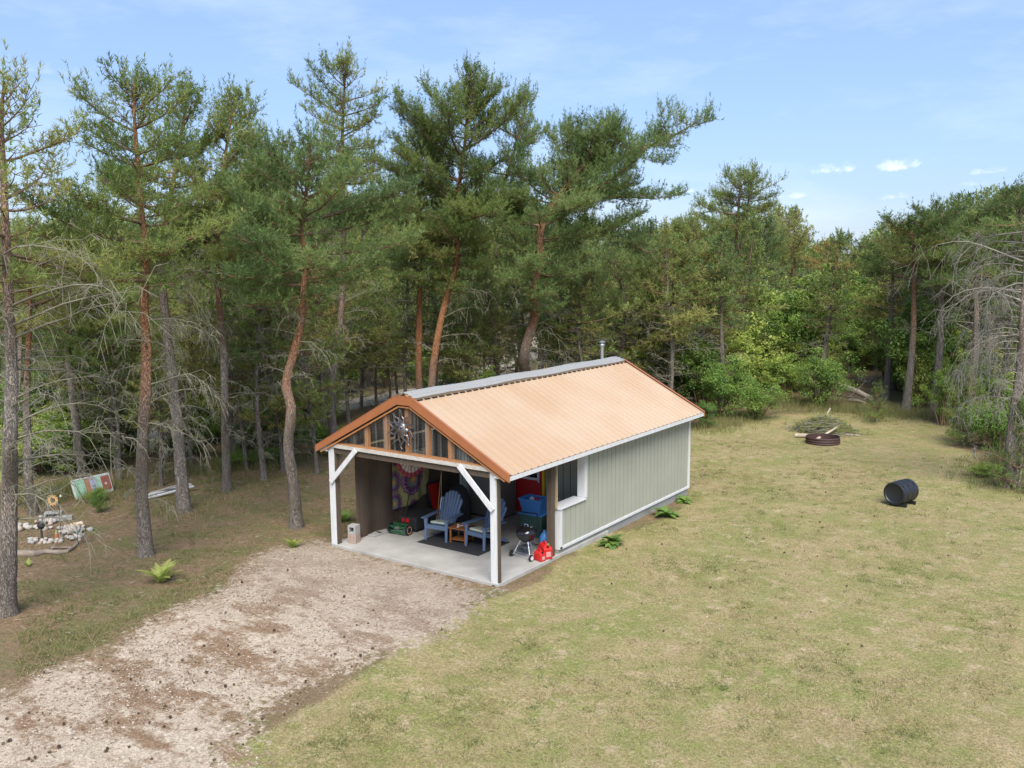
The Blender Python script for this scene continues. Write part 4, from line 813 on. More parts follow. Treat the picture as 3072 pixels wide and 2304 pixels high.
# door
door = MB().box(-2.62, -1.83, 4.30, 4.34, .13, 2.06).obj('door', RED, cab)
fr = MB().box(-2.49, -1.91, 4.285, 4.301, 1.02, 1.08).box(-2.49, -1.91, 4.285, 4.301, 1.86, 1.92).box(-2.49, -2.43, 4.285, 4.301, 1.08, 1.86).box(-1.97, -1.91, 4.285, 4.301, 1.08, 1.86).obj('window_frame', WHITE, door)
MB().box(-2.43, -1.97, 4.290, 4.302, 1.08, 1.86).obj('window_pane', GLASS, door)
MB().lathe([(.012, 0), (.012, .035), (.03, .045), (.03, .07), (.0, .08)], 14, M=Matrix.Translation((-1.90, 4.30, 1.0)) @ Matrix.Rotation(math.pi/2, 4, 'X')).obj('door_handle', GALV, door, smooth=True)
MB().box(-2.73, -2.625, 4.28, 4.345, .10, 2.13).box(-1.825, -1.755, 4.28, 4.345, .10, 2.13).box(-2.625, -1.825, 4.28, 4.345, 2.065, 2.13).obj('door_frame', YELLOW, cab, bevel=.003)
# posts, beam, braces
MB().box(-4.61, -4.45, -.015, .012, -.12, 2.29).obj('front_post', WHITE, cab, bevel=.004); MB().box(-4.59, -4.43, .013, .13, -.12, 2.29).obj('post_core', DARKWOOD, cab)
MB().box(-.155, -.022, -.015, .035, -.12, 2.36).obj('front_post', WHITE, cab, bevel=.004); MB().box(-.150, .012, .036, .10, -.12, 2.34).obj('post_core', DARKWOOD, cab)
MB().box(-.14, -.015, 1.93, 2.06, .10, 2.30).obj('side_post', DARKWOOD, cab, bevel=.006)
MB().box(-4.58, -4.45, 2.1, 2.23, .10, 2.30).obj('side_post', DARKWOOD, cab)
MB().box(-4.60, -.02, -.045, -.017, 2.30, 2.385).obj('tie_beam', OLDWHITE, cab, bevel=.003); MB().box(-4.60, -.02, -.045, .10, 2.386, 2.412).obj('beam_cap', RAW, cab)
MB().box(-4.60, -.02, .0, .035, 2.17, 2.299).obj('header_board', DARKWOOD, cab)
MB().bar((-4.53, -.055, 1.52), (-3.72, -.055, 2.32), .11, .035, up=(0, 1, 0)).obj('brace', WHITE, cab, bevel=.003); MB().bar((-.88, -.055, 2.34), (-.06, -.055, 1.56), .115, .035, up=(0, 1, 0)).obj('brace', WHITE, cab, bevel=.003)
MB().box(-.13, -.055, -.021, -.016, .02, .06).box(-.11, -.075, -.024, -.0205, .03, .05).obj('metal_bracket', BLACKM, cab)
# roof
def slope(sgn):
    ys = [Y0]; hs = [0.0]; y = Y0+.03
    while y < Y1-.05:
        ys += [y, y+.011, y+.033, y+.044]; hs += [0, .026, .026, 0]
        for q in (.105, .165): ys += [y+q-.012, y+q, y+q+.012]; hs += [0, .004, 0]
        y += .2286
    ok = [i for i in range(len(ys)) if ys[i] < Y1]; ys = [ys[i] for i in ok]+[Y1]; hs = [hs[i] for i in ok]+[0]
    nrm = np.array([SL*sgn, 0, 1.0]); nrm /= np.linalg.norm(nrm); mb = MB(); vs = []
    for x in (XC+sgn*.04, XC+sgn*(XE-XC)):
        for y, h in zip(ys, hs): p = np.array([x, y, zroof(x) if sgn > 0 else ZA-SL*abs(x-XC)])+nrm*(h-.0); vs.append(tuple(p))
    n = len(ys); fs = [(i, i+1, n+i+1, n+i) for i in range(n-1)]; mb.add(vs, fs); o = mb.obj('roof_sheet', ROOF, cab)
    s = o.modifiers.new('solid', 'SOLIDIFY'); s.thickness = .003; s.offset = -1; return o
roofs = [slope(1), slope(-1)]
for sgn in (1, -1):
    mb = MB()
    for k in range(9): x = XC+sgn*(.35+k*.27); mb.box(min(x, x+sgn*.08), max(x, x+sgn*.08), Y0+.03, Y1-.03, zroof(x)-.062-.02, zroof(x)-.062+.012)
    mb.obj('purlins', PALEWOOD, cab); mb = MB()
    for y in np.arange(.03, 4.3, .61): mb.bar((XC+sgn*.02, y+.02, zroof(XC)-.16), (XC+sgn*2.52, y+.02, zroof(XC+2.52)-.16), .038, .12, up=(0, 0, 1))
    mb.obj('rafters', DARKWOOD, cab)
    # little dirty lap marks and fasteners on the sheet
    rq = np.random.default_rng(5+sgn); mb = MB()
    for k in range(46):
        y = Y0+.03+.2286*int(rq.integers(1, 38))+.05; x = XC+sgn*(.6+1.9*rq.random()); l_ = .04+.08*rq.random(); zz = zroof(x)+.004
        mb.bar((x, y, zz), (x+sgn*l_, y+.004, zroof(x+sgn*l_)+.004), .010, .003)
    mb.obj('lap_marks', mat('dirt_mark', (.11, .065, .04), .9), roofs[0 if sgn > 0 else 1])
cap = MB(); cy = np.arange(Y0-.0, Y1+.01, .12); xs = np.linspace(-.31, .31, 13); rq = np.random.default_rng(3); vs = []
for j, y in enumerate(cy):
    sag = .010*math.sin(y*2.2)+.002*rq.normal()
    for i, dx in enumerate(xs): vs.append((XC+dx*(1+.03*math.sin(y*3)), y, ZA+.045-SL*(math.hypot(dx, .17)-.10)*1.0+.012*math.cos(i*math.pi)+sag))
nx_ = len(xs); o = cap.add(vs, [(j*nx_+i, j*nx_+i+1, (j+1)*nx_+i+1, (j+1)*nx_+i) for j in range(len(cy)-1) for i in range(nx_-1)]).obj('ridge_cap', RIDGEP, cab, smooth=True)
s = o.modifiers.new('solid', 'SOLIDIFY'); s.thickness = .002
mb = MB()
for sgn in (1, -1):
    mb = MB()
    for y in np.arange(Y0+.1, Y1-.1, .2286): mb.box(min(XC+sgn*.26, XC+sgn*.30), max(XC+sgn*.26, XC+sgn*.30), y, y+.17, zroof(XC+.29)+.002, zroof(XC+.29)+.024)
    mb.obj('foam_closure', BLACKM, cab)
# rake trims (front and rear), the front one flattened over the ridge
for yy, d_ in ((Y0-.026, .022), (Y1+.004, .022)):
    top = [(-4.93, zroof(-4.93)+.0), (-2.49, 3.562), (-2.07, 3.562), (.37, zroof(.37)+.0)]; bot = [(.37, zroof(.37)-.13), (-2.11, 3.40), (-2.45, 3.40), (-4.93, zroof(-4.93)-.13)]
    off = .03
    tp_ = [(x, z+off) for x, z in top]; bt_ = [(x, z+off-.01) for x, z in bot]; mb = MB()
    for i in range(3): mb.prism([tp_[i], tp_[i+1], bt_[2-i], bt_[3-i]], yy, yy+d_)
    fo = mb.obj('rake_trim', COPPER, cab); mb = MB()
    for i in range(3): mb.prism([(tp_[i][0], tp_[i][1]+.012), (tp_[i+1][0], tp_[i+1][1]+.012), (tp_[i+1][0], tp_[i+1][1]+.001), (tp_[i][0], tp_[i][1]+.001)], yy-.004 if yy < 0 else yy-.05, yy+.06 if yy < 0 else yy+.026)
    mb.obj('drip_edge', COPPER, fo)
mb = MB()
for i, (a, b) in enumerate([((-4.80, zroof(-4.80)-.17), (-2.43, 3.375)), ((-2.43, 3.375), (-2.13, 3.375)), ((-2.13, 3.375), (.24, zroof(.24)-.17))]): mb.bar((a[0], -.055, a[1]), (b[0], -.055, b[1]), .03, .045, up=(0, 1, 0))
mb.obj('rake_board', RAW, cab)
for s_ in (1, -1):
    xa = .33 if s_ > 0 else -4.91; MB().box(xa, xa+.02, Y0+.0, Y1, ZE-.098, ZE-.012).obj('eave_fascia', WHITE, cab)
    x0_, x1_ = (-.024, .328) if s_ > 0 else (-4.888, -4.612)
    pr = [(-.024, 2.36), (-.024, 2.20), (.328, 2.19), (.328, 2.24)] if s_ > 0 else [(-4.612, 2.34), (-4.612, 2.20), (-4.888, 2.19), (-4.888, 2.24)]
    MB().prism(pr, -.05, -.03).obj('eave_return', WHITE, cab)
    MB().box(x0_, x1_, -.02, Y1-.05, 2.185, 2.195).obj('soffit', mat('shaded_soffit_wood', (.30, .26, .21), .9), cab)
# gable: raw studs behind clear corrugated plastic
for x in (-3.43, -2.86, -2.27, -1.72, -1.14):
    MB().box(x-.045, x+.045, -.012, .07, 2.413, min(zroof(x)-.14, 3.36)).obj('gable_stud', RAW, cab)
mb = MB(); xs = np.arange(-4.60, .04, .0195); vs = []
for i, x in enumerate(xs):
    yb = -.027+.0085*math.cos(i*math.pi/2); vs += [(x, yb, 2.40), (x, yb, max(2.402, min(zroof(x)-.10, 3.42)))]
o = mb.add(vs, [(2*i, 2*i+2, 2*i+3, 2*i+1) for i in range(len(xs)-1)]).obj('gable_glazing', CLEAR, cab, smooth=False)
# flue
ch = MB().tube([(XC-.16, 8.25, 3.4), (XC-.16, 8.25, 4.02)], .05, 16).obj('flue_pipe', GALV, cab, smooth=True)
MB().lathe([(.058, 0), (.075, .02), (.075, .07), (.058, .09)], 18, c=(XC-.16, 8.25, 3.98)).lathe([(.10, 0), (.10, .015), (.03, .05), (0, .055)], 18, c=(XC-.16, 8.25, 4.105)).obj('flue_cap', GALV, ch, smooth=True)

# ------------------------------------------------------------------ hangings on the porch's left side
def cloth(name, ys, zs, fx, m, label, cat, cols=None, thick=.004):
    ny_, nz_ = len(ys), len(zs); V = np.array([[fx(y, z)[0], fx(y, z)[1], fx(y, z)[2]] for y in ys for z in zs]); I = np.arange(ny_*nz_).reshape(ny_, nz_)
    Fq = np.stack([I[:-1, :-1], I[1:, :-1], I[1:, 1:], I[:-1, 1:]], -1).reshape(-1, 4); o = arrmesh(name, V, Fq, m, None, True)
    if cols is not None:
        a = o.data.attributes.new('cloth', 'FLOAT_COLOR', 'POINT'); a.data.foreach_set('color', np.asarray([[*(np.array(cols(y, z))*.72), 1] for y in ys for z in zs], np.float32).ravel())
    s = o.modifiers.new('solid', 'SOLIDIFY'); s.thickness = thick; return tag(o, label, cat)
def attrmat(name, attr, rough=.85):
    m = bpy.data.materials.new(name); m.use_nodes = True; t = m.node_tree; a = N(t, 'ShaderNodeAttribute', _attribute_name=attr); b = t.nodes['Principled BSDF']; t.links.new(a.outputs['Color'], b.inputs['Base Color']); b.inputs['Roughness'].default_value = rough; b.inputs['Specular IOR Level'].default_value = .2; return m
TARP = mat('brown_shade_cloth', (.078, .055, .037), .85, vs=3, col2=(.056, .039, .027), stretch=(1, 5, .6))
cloth('shade_curtain', np.linspace(.55, 4.2, 110), np.linspace(.06, 2.2, 40), lambda y, z: (-4.37+.022*math.sin(y*9+.8*math.sin(z*2))*(1.3-z*.3)+.05*math.exp(-((z-.1)/.25)**2)*math.sin(y*4), y, z), TARP, 'brown shade cloth curtain closing the left side of the porch', 'curtain', thick=.003)
MANC = [(2.37, 1.13, .40), (1.72, 1.18, .27), (1.74, .66, .25), (2.95, 1.55, .25), (2.35, .42, .2), (3.05, .75, .12), (1.8, 1.75, .2)]
def tapcol(y, z):
    best = None
    for cy_, cz_, R_ in MANC:
        d = math.hypot(y-cy_, (z-cz_))/R_; a = math.atan2(z-cz_, y-cy_); d2 = d*(1+.045*math.cos(a*14))
        if d2 < 1 and (best is None or d2 < best[0]): best = (d2, a)
    if best is None: return (.40, .36, .15) if math.sin(y*37)*math.sin(z*31) < .75 else (.32, .28, .12)
    d, a = best
    if d < .12: return (.62, .38, .08)
    if d < .19: return (.60, .20, .07)
    if d < .27: return (.50, .40, .12) if math.cos(a*16) > 0 else (.20, .16, .22)
    if d < .52: return (.16, .20, .19) if abs(math.cos(a*8)) > .22 else (.38, .36, .25)
    if d < .60: return (.22, .07, .20)
    if d < .80: return (.10, .035, .12) if math.cos(a*18+d*20) > -.1 else (.28, .10, .22)
    if d < .88: return (.30, .18, .28)
    return (.085, .035, .11) if math.cos(a*40) > -.3 else (.36, .24, .18)
def tapf(y, z):
    u = (y-1.67)/1.35; v = (z-.52)/1.33; zz = z+(.10*u*u*(1-v) if u > .5 else 0); yy = y-(.10*(1-v)**2*max(0, u-.5)*2)
    return (-4.30+.012*math.sin(y*17+z*3)+.02*math.sin(y*6), yy, zz+.09*max(0, u-.55)*(1-v)*2)
cloth('tapestry', np.linspace(1.67, 3.02, 190), np.linspace(.52, 1.85, 180), tapf, attrmat('printed_cloth', 'cloth'), 'tapestry of purple mandalas on mustard cloth pinned on the shade curtain', 'tapestry', tapcol)
# red, white and blue fan bunting
mb_n, rings = 60, 24; V = []; Cc = []
for i in range(mb_n+1):
    a = math.pi+math.pi*i/mb_n
    for j in range(rings+1):
        r = .02+.58*j/rings*(1+.012*math.cos(i*1.3)); pl = .018*math.sin(i*math.pi/2.5)*(j/rings); V.append((-4.21+pl, 2.28+r*math.cos(a)*1.0, 1.86+r*math.sin(a)*1.08)); f = j/rings
        c = (.62, .54, .45) if f < .80 else (.38, .07, .09)
        if f <= .62 and math.sin(i*.62)*math.sin(f*15+i*.3) > .28: c = (.035, .05, .13)
        if f < .10: c = (.50, .12, .13)
        if .5 < f < .78 and i % 13 == 0: c = (.55, .22, .18)
        Cc.append((*c, 1))
I = np.arange((mb_n+1)*(rings+1)).reshape(mb_n+1, rings+1); Fq = np.stack([I[:-1, :-1], I[1:, :-1], I[1:, 1:], I[:-1, 1:]], -1).reshape(-1, 4)
bu = arrmesh('bunting', V, Fq, attrmat('bunting_cloth', 'cloth2'), None, True); a = bu.data.attributes.new('cloth2', 'FLOAT_COLOR', 'POINT'); a.data.foreach_set('color', np.array(Cc, np.float32).ravel())
s = bu.modifiers.new('solid', 'SOLIDIFY'); s.thickness = .004; tag(bu, 'pleated red, cream and blue fan bunting hung over the tapestry', 'bunting')
# metal sun on the gable
sun = thing('sun_ornament', 'large dark metal sun face with wavy rays hung on the gable', 'ornament', (-2.34, -.10, 2.92))
DM = mat('dark_burnished_metal', (.09, .08, .08), .38, .8, vs=10, col2=(.30, .27, .26))
prof = [(0, -.055), (.06, -.052), (.11, -.040), (.145, -.015), (.155, .01), (.0, .01)]
Mx = Matrix.Rotation(math.pi/2, 4, 'X'); face = MB().lathe([(r, -z) for r, z in prof], 28, M=Mx, sx=.92, sy=1.08).obj('face', DM, sun, smooth=True)
MB().lathe([(.014, .0), (.011, .02), (0, .025)], 10, M=Matrix.Translation((-.05, -.048, .035)) @ Mx).obj('eye', mat('dark_hollow', (.01, .01, .01), .4, .5), face); MB().lathe([(.014, .0), (.011, .02), (0, .025)], 10, M=Matrix.Translation((.05, -.048, .035)) @ Mx).obj('eye', MATS['dark_hollow'], face)
MB().prism([(-.004, .05), (.004, .05), (.022, -.035), (-.022, -.035)], -.085, -.045).obj('nose', DM, face, bevel=.006); MB().tube([(-.045, -.045, -.075), (0, -.062, -.088), (.045, -.045, -.075)], .009, 8).obj('mouth', DM, face)
MB().tube([(-.075, -.05, .06), (-.05, -.062, .075), (-.02, -.06, .062)], .007, 6).tube([(.075, -.05, .06), (.05, -.062, .075), (.02, -.06, .062)], .007, 6).obj('brows', DM, face)
for k in range(20):
    a = 2*math.pi*k/20+.1; Lr = .27 if k % 2 else .20; mb = MB(); P = []; n = 9
    for j in range(n): t = j/(n-1); r = .14+Lr*t; da = .16*math.sin(t*6.0)*(1-.2*t)*(1 if k % 2 else -1); P.append((r*math.cos(a+da), .012*math.sin(t*5), r*math.sin(a+da)))
    mb.tube(P, [.027*(1-t/(n-.3))+.003 for t in range(n)], 6); mb.obj('ray', DM, sun, smooth=True)

# ------------------------------------------------------------------ things standing in the porch (floor z = .10)
Z = .10
BLUE = mat('blue_resin', (.115, .165, .260), .42, vs=4, col2=(.095, .138, .220))
def adirondack(label, x, y, rz):
    t = thing('garden_chair', label, 'chair', (x, y, Z), rz, 'blue slatted garden chairs'); w2 = .27
    for s in (-1, 1):
        MB().prism([(0, 0), (.055, 0), (.10, .48), (.02, .48)], s*w2-.018, s*w2+.018, M=Matrix.Rotation(math.pi/2*0, 4, 'Z')).obj('tmp', BLUE) if False else None
        mb = MB(); P = [(s*w2, -.02, .0), (s*w2*.98, .0, .25), (s*w2, .01, .50)]
        mb.tube(P, [.030, .034, .048], 8).obj('front_leg', BLUE, t, smooth=True)
        MB().bar((s*w2*.9, .05, .33), (s*w2*.9, .78, .03), .035, .075).obj('rear_leg', BLUE, t, bevel=.01)
        MB().box(s*(w2+.03)-.065, s*(w2+.03)+.065, -.06, .62, .50, .525).obj('armrest', BLUE, t, bevel=.012)
    mb = MB()
    for k in range(6): y0 = .0+k*.082; z = .36-.018*k-.012*(k > 0); mb.box(-w2, w2, y0, y0+.072, z-.02, z)
    mb.box(-w2, w2, -.02, .0, .27, .355); mb.obj('seat', BLUE, t, bevel=.006)
    mb = MB(); n = 7
    for k in range(n):
        u = (k-(n-1)/2)/((n-1)/2); xb = u*.165; xt = u*.245; zt = .98-.15*abs(u)**2.4; y0, z0 = .44, .22; y1, z1 = .44+.36*(zt-.2)/.8, zt
        Bx = .050; bxs = [(xb-Bx/2, y0, z0), (xb+Bx/2, y0, z0), (xt+.036, y1, z1-.05*u*u*(u > 0)-.01), (xt-.036, y1, z1-.05*u*u*(u < 0)-.01)]; up = (xt, y1+.004, z1+.006)
        vs = bxs+[up]+[(p[0], p[1]+.022, p[2]) for p in bxs+[up]]
        mb.add(vs, [(0, 1, 2, 4, 3), (5, 8, 9, 7, 6), (0, 5, 6, 1), (1, 6, 7, 2), (2, 7, 9, 4), (4, 9, 8, 3), (3, 8, 5, 0)])
    mb.box(-.27, .27, .62, .645, .50, .56); mb.box(-.22, .22, .485, .51, .26, .32); mb.obj('backrest', BLUE, t, bevel=.005)
    return t
adirondack('blue slatted garden chair left of the little wooden table', -2.77, 1.42, .16)
adirondack('blue slatted garden chair right of the little wooden table, half behind the front post', -1.72, 1.50, -.10)
CUSH = mat('patterned_cushion', (.50, .52, .36), .9, vs=9, col2=(.30, .42, .45)); CUSH2 = mat('pale_green_cushion', (.46, .50, .34), .9, vs=6, col2=(.58, .58, .46))
for nm, x, y, m_, lb, rz in (('cushion', -2.80, 1.66, CUSH, 'blue and yellow patterned cushion on the left blue chair', .16), ('cushion', -1.70, 1.70, CUSH2, 'pale green cushion on the right blue chair', -.1)):
    o = MB().box(-.20, .20, -.19, .19, -.028, .028).obj(nm, m_, None, bevel=.024, smooth=True); o.location = (x, y, Z+.375); o.rotation_euler = (-.16, 0, rz); tag(o, lb, 'cushion', 'chair cushions')
tb = thing('side_table', 'small orange-brown wooden table between the blue chairs', 'table', (-2.27, 1.72, Z), .12); TW = mat('orange_table_wood', (.330, .130, .038), .45, vs=5, col2=(.240, .088, .024), stretch=(5, 1, 1))
mb = MB()
for k in range(5): mb.box(-.24+k*.097, -.24+k*.097+.092, -.23, .23, .335, .355)
mb.obj('tabletop', TW, tb, bevel=.004); MB().box(-.20, .20, -.17, .17, .07, .085).obj('shelf', TW, tb, bevel=.003)
for sx in (-1, 1):
    for sy in (-1, 1): MB().box(sx*.19-.018, sx*.19+.018, sy*.17-.018, sy*.17+.018, 0, .334).obj('leg', TW, tb)
rq = np.random.default_rng(8)
for k in range(9):
    o = MB().lathe([(0, -.010), (.020, -.008), (.028, 0), (.018, .010), (0, .013)], 8, sx=1+.5*rq.random()).obj('seashell', mat('shell', (.72, .62, .55), .6, vs=30, col2=(.55, .36, .30)), None, smooth=True)
    o.location = (-2.24+rq.normal()*.06, 1.72+rq.normal()*.045, Z+.365+.006*(k % 3)); o.rotation_euler = (rq.normal()*.2, rq.normal()*.2, rq.random()*6); tag(o, 'pale shell in the little pile on the wooden table', 'shell', 'shells on the table')
o = MB().box(-.87, .87, -.58, .58, 0, .010).obj('floor_mat', mat('black_rubber_mat', (.028, .029, .031), .8, bump=.4, bs=90), None, bevel=.003); o.location = (-2.21, 1.69, Z+.002); tag(o, 'black rubber mat under the blue chairs and table', 'mat')
# stacked block and bricks
def hollow(mb, x0, x1, y0, y1, z0, z1, t_):
    return mb.box(x0, x1, y0, y1, z0, z0+t_).box(x0, x1, y0, y1, z1-t_, z1).box(x0, x0+t_, y0, y1, z0+t_, z1-t_).box(x1-t_, x1, y0, y1, z0+t_, z1-t_).box(x0+t_, x1-t_, y1-.04, y1, z0+t_, z1-t_)
o = hollow(MB(), -.10, .10, -.10, .10, 0, .20, .045).obj('concrete_block', mat('block_grey', (.36, .35, .33), .95, bump=.5, vs=20, var=.2), None, bevel=.005); o.location = (-4.25, .33, Z+.205); o.rotation_euler = (0, 0, .22); tag(o, 'hollow grey concrete block standing on top of pinkish pavers at the porch edge', 'concrete block')
pv = mat('pink_paver', (.36, .22, .17), .95, bump=.5, vs=14, col2=(.33, .28, .24))
for k in range(3):
    o = MB().box(-.105, .105, -.10, .10, 0, .066).box(-.04, .04, -.112, -.1, .0, .066).obj('paver', pv, None, bevel=.006); o.location = (-4.25, .33, Z+.001+k*.068); o.rotation_euler = (0, 0, .2+.04*k); tag(o, ('lowest', 'middle', 'topmost')[k]+' pinkish paver under the hollow concrete block', 'paver', 'pavers under the block')
for k, (x, y, rz) in enumerate([(-4.22, .98, .3), (-4.23, 1.22, .1), (-4.26, 1.05, .2)]):
    if k < 2: o = MB().box(-.16, .16, -.10, .10, 0, .04).obj('flat_stone', MATS['block_grey'], None, bevel=.008); o.location = (x, y, Z+.001); o.rotation_euler = (0, 0, rz+1.3); tag(o, ('flat grey slab holding down the curtain hem, nearer the front', 'flat grey slab holding down the curtain hem, beside the mower')[k], 'stone')
# reel mower with its black catcher
mw = thing('reel_mower', 'green reel mower with black T-handle beside the shade curtain', 'mower', (-3.82, 1.36, Z), .12); GRN = mat('green_mower_metal', (.020, .110, .045), .4); HUB = mat('orange_wheel_hub', (.62, .27, .17), .5)
for s in (-1, 1):
    wM = Matrix.Translation((s*.25, 0, .125)) @ Matrix.Rotation(s*math.pi/2, 4, 'Y'); wh = MB().lathe([(.09, -.022), (.12, -.02), (.125, 0), (.12, .02), (.09, .022)], 28, M=wM).obj('wheel', BLACKP, mw, smooth=True); MB().lathe([(0, .016), (.05, .02), (.092, .024), (.092, .012), (0, .010)], 24, M=wM).obj('hub', HUB, wh, smooth=True)
mb = MB()
for k in range(5):
    P = [(-.21+.42*j/10, .075*math.cos(k*1.257+j*.18), .13+.075*math.sin(k*1.257+j*.18)) for j in range(11)]; mb.tube(P, .010, 5)
mb.obj('reel', GRN, mw, smooth=True); MB().bar((-.24, .08, .22), (.24, .08, .22), .05, .02).bar((-.24, -.09, .06), (.24, -.09, .06), .05, .015).bar((-.24, -.06, .19), (.24, -.06, .19), .02, .02).obj('frame', GRN, mw)
MB().tube([(.05, .08, .22), (-.06, .42, .66), (-.10, .56, .86), (-.11, .60, .92)], .012, 8).tube([(-.11, .60, .92), (-.17, .62, .98), (-.26, .62, 1.0)], .011, 8).tube([(-.11, .60, .92), (-.05, .62, .98), (.10, .60, 1.0)], .011, 8).obj('handle', BLACKM, mw, smooth=True)
gc = thing('grass_catcher', 'black fabric grass catcher box behind the reel mower, red badge in front', 'grass catcher', (-3.82, 1.82, Z), .12)
mb = MB().add([(-.26, -.24, .05), (.26, -.24, .05), (.30, .52, .02), (-.30, .52, .02), (-.26, -.26, .36), (.26, -.26, .36), (.30, .56, .40), (-.30, .56, .40)], [(3, 2, 1, 0), (0, 1, 5, 4), (1, 2, 6, 5), (2, 3, 7, 6), (3, 0, 4, 7), (4, 5, 6, 7)]).obj('bag', BLACKM, gc, bevel=.04)
MB().box(-.24, .24, -.2, .5, .395, .41).obj('rim', BLACKP, gc, bevel=.006) if False else None
MB().box(-.12, .08, -.278, -.262, .24, .33).obj('badge', RED, gc)
# sled and poles leaning on the curtain
sd_ = thing('plastic_sled', 'red plastic sled with black edge leaning on the shade curtain', 'sled', (-4.10, 3.10, Z), 0); Ml = Matrix.Rotation(-.26, 4, 'Y')
sh_ = MB(); sh_.box(-.015, .015, -.20, .20, .02, .80, M=Ml).obj('shell', RED, sd_, bevel=.012); MB().box(-.03, .03, .205, .25, .0, .82, M=Ml).box(-.03, .03, -.25, -.205, .0, .82, M=Ml).box(-.03, .03, -.25, .25, .805, .84, M=Ml).obj('edge', BLACKP, sd_, bevel=.01)
mb = MB()
for k in range(7): mb.box(.016, .024, .15, .19, .12+k*.09, .16+k*.09, M=Ml)
mb.obj('ridges', BLACKP, sd_)
pz = thing('pole', 'long yellow-handled pole with dark tip leaning over the red sled', 'pole', (-4.02, 2.92, Z)); MB().tube([(0, 0, 0), (-.20, .42, 1.04)], .013, 8).obj('shaft', mat('yellow_shaft', (.62, .33, .05), .5), pz, smooth=True); MB().tube([(-.201, .422, 1.043), (-.222, .466, 1.15)], .015, 8).obj('tip', BLACKM, pz)
o = MB().tube([(0, 0, 0), (-.20, .27, .97)], .008, 8).obj('thin_rod', mat('white_rod', (.65, .62, .62), .5), None, smooth=True); o.location = (-3.98, 3.02, Z); tag(o, 'thin whitish rod leaning over the red sled beside the yellow pole', 'rod')
# covered black heap behind the chair, folded frame
o = MB().lathe([(.34, 0), (.36, .25), (.33, .55), (.25, .78), (.12, .89), (0, .91)], 18, sx=1.0, sy=.6).obj('covered_heap', BLACKM, None, smooth=True); o.location = (-3.38, 2.98, Z); tag(o, 'black covered heap standing behind the left blue chair', 'cover')
fc = thing('folding_chair', 'folded dark metal chair frame between the grass catcher and the left blue chair', 'chair', (-3.48, 2.55, Z), .4); MB().tube([(-.16, 0, 0), (-.10, .12, .62), (.10, .12, .62), (.16, 0, 0)], .012, 7).obj('frame', ALU, fc, smooth=True); MB().box(-.11, .11, .075, .095, .34, .5).obj('backrest', BLACKM, fc, bevel=.01)
# tall grey cabinet
cb_ = thing('cabinet', 'tall grey-brown cabinet against the porch back wall left of the red door', 'cabinet', (-3.03, 3.88, Z), 0); CG = mat('grey_brown_cabinet', (.185, .170, .145), .6, vs=2, col2=(.150, .138, .118))
MB().box(-.48, .46, -.30, .34, .03, 1.98).obj('body', CG, cb_, bevel=.012); MB().box(-.478, .458, -.318, -.302, .06, 1.97).obj('door', CG, cb_, bevel=.006); MB().box(-.50, -.484, -.28, .30, .05, .55).obj('side_panel', WHITE, cb_); MB().box(-.46, .44, -.28, .32, 0, .029).obj('plinth', BLACKM, cb_)
MB().lathe([(.0, .0), (.045, .003), (.045, .012), (0, .016)], 16, M=Matrix.Translation((-.16, -.318, 1.26)) @ Mx @ Matrix.Scale(2.2, 4, (0, 1, 0))).obj('oval_plaque', BLACKM, cb_)
# totes on the cart
gt = thing('storage_tote', 'dark green storage tote with blue lid under the blue tote', 'tote', (-1.18, 3.02, Z), .06); DG = mat('dark_green_plastic', (.045, .095, .080), .45); BL = mat('blue_plastic', (.050, .190, .450), .42)
def tub(h, w0, d0, w1, d1): return [(-w0, -d0, 0), (w0, -d0, 0), (w0, d0, 0), (-w0, d0, 0), (-w1, -d1, h), (w1, -d1, h), (w1, d1, h), (-w1, d1, h)]
BX = [(3, 2, 1, 0), (0, 1, 5, 4), (1, 2, 6, 5), (2, 3, 7, 6), (3, 0, 4, 7), (4, 5, 6, 7)]
mb = MB(); mb.add(tub(.52, .25, .17, .31, .22), BX)
for k in range(-3, 4): mb.box(k*.075-.012, k*.075+.012, -.225, -.16, .08, .44)
mb.obj('body', DG, gt, bevel=.015); MB().box(-.33, .33, -.24, .24, .523, .56).obj('lid', BL, gt, bevel=.012)
bt = thing('storage_tote', 'blue open tote filled with odds and ends, on top of the green tote', 'tote', (-1.17, 3.0, Z+.563), .04); h = .33; w0, d0, w1, d1 = .23, .16, .30, .21
vo, vi = tub(h, w0, d0, w1, d1), [(x*.95, y*.94, z+(.01 if z == 0 else 0)) for x, y, z in tub(h, w0, d0, w1, d1)]
MB().add(vo+vi, [(3, 2, 1, 0), (0, 1, 5, 4), (1, 2, 6, 5), (2, 3, 7, 6), (3, 0, 4, 7), (8, 9, 10, 11), (12, 13, 9, 8), (13, 14, 10, 9), (14, 15, 11, 10), (15, 12, 8, 11), (4, 5, 13, 12), (5, 6, 14, 13), (6, 7, 15, 14), (7, 4, 12, 15)]).obj('body', BL, bt)
mb = MB(); mb.box(-w1-.012, w1+.012, -d1-.014, -d1, h-.03, h).box(-w1-.012, w1+.012, d1, d1+.014, h-.03, h).box(-w1-.014, -w1, -d1, d1, h-.03, h).box(w1, w1+.014, -d1, d1, h-.03, h).obj('rim', BL, bt, bevel=.004)
for k, (dx, dy, m_, lb) in enumerate([(-.08, 0, WHITE, 'crumpled white bag poking out of the blue tote'), (.04, .03, RED, 'small red package lying inside the blue tote'), (.15, -.03, BL, 'blue cloth bundle inside the blue tote')]):
    o = MB().lathe([(0, 0), (.05, .01), (.07, .05), (.04, .09), (0, .11)], 7, sx=1.2).obj(('bag', 'package', 'bundle')[k], m_, None); o.location = (-1.17+dx, 3.0+dy, Z+.563+.24); o.rotation_euler = (.4*k, .3, k); tag(o, lb, ('bag', 'package', 'cloth')[k])
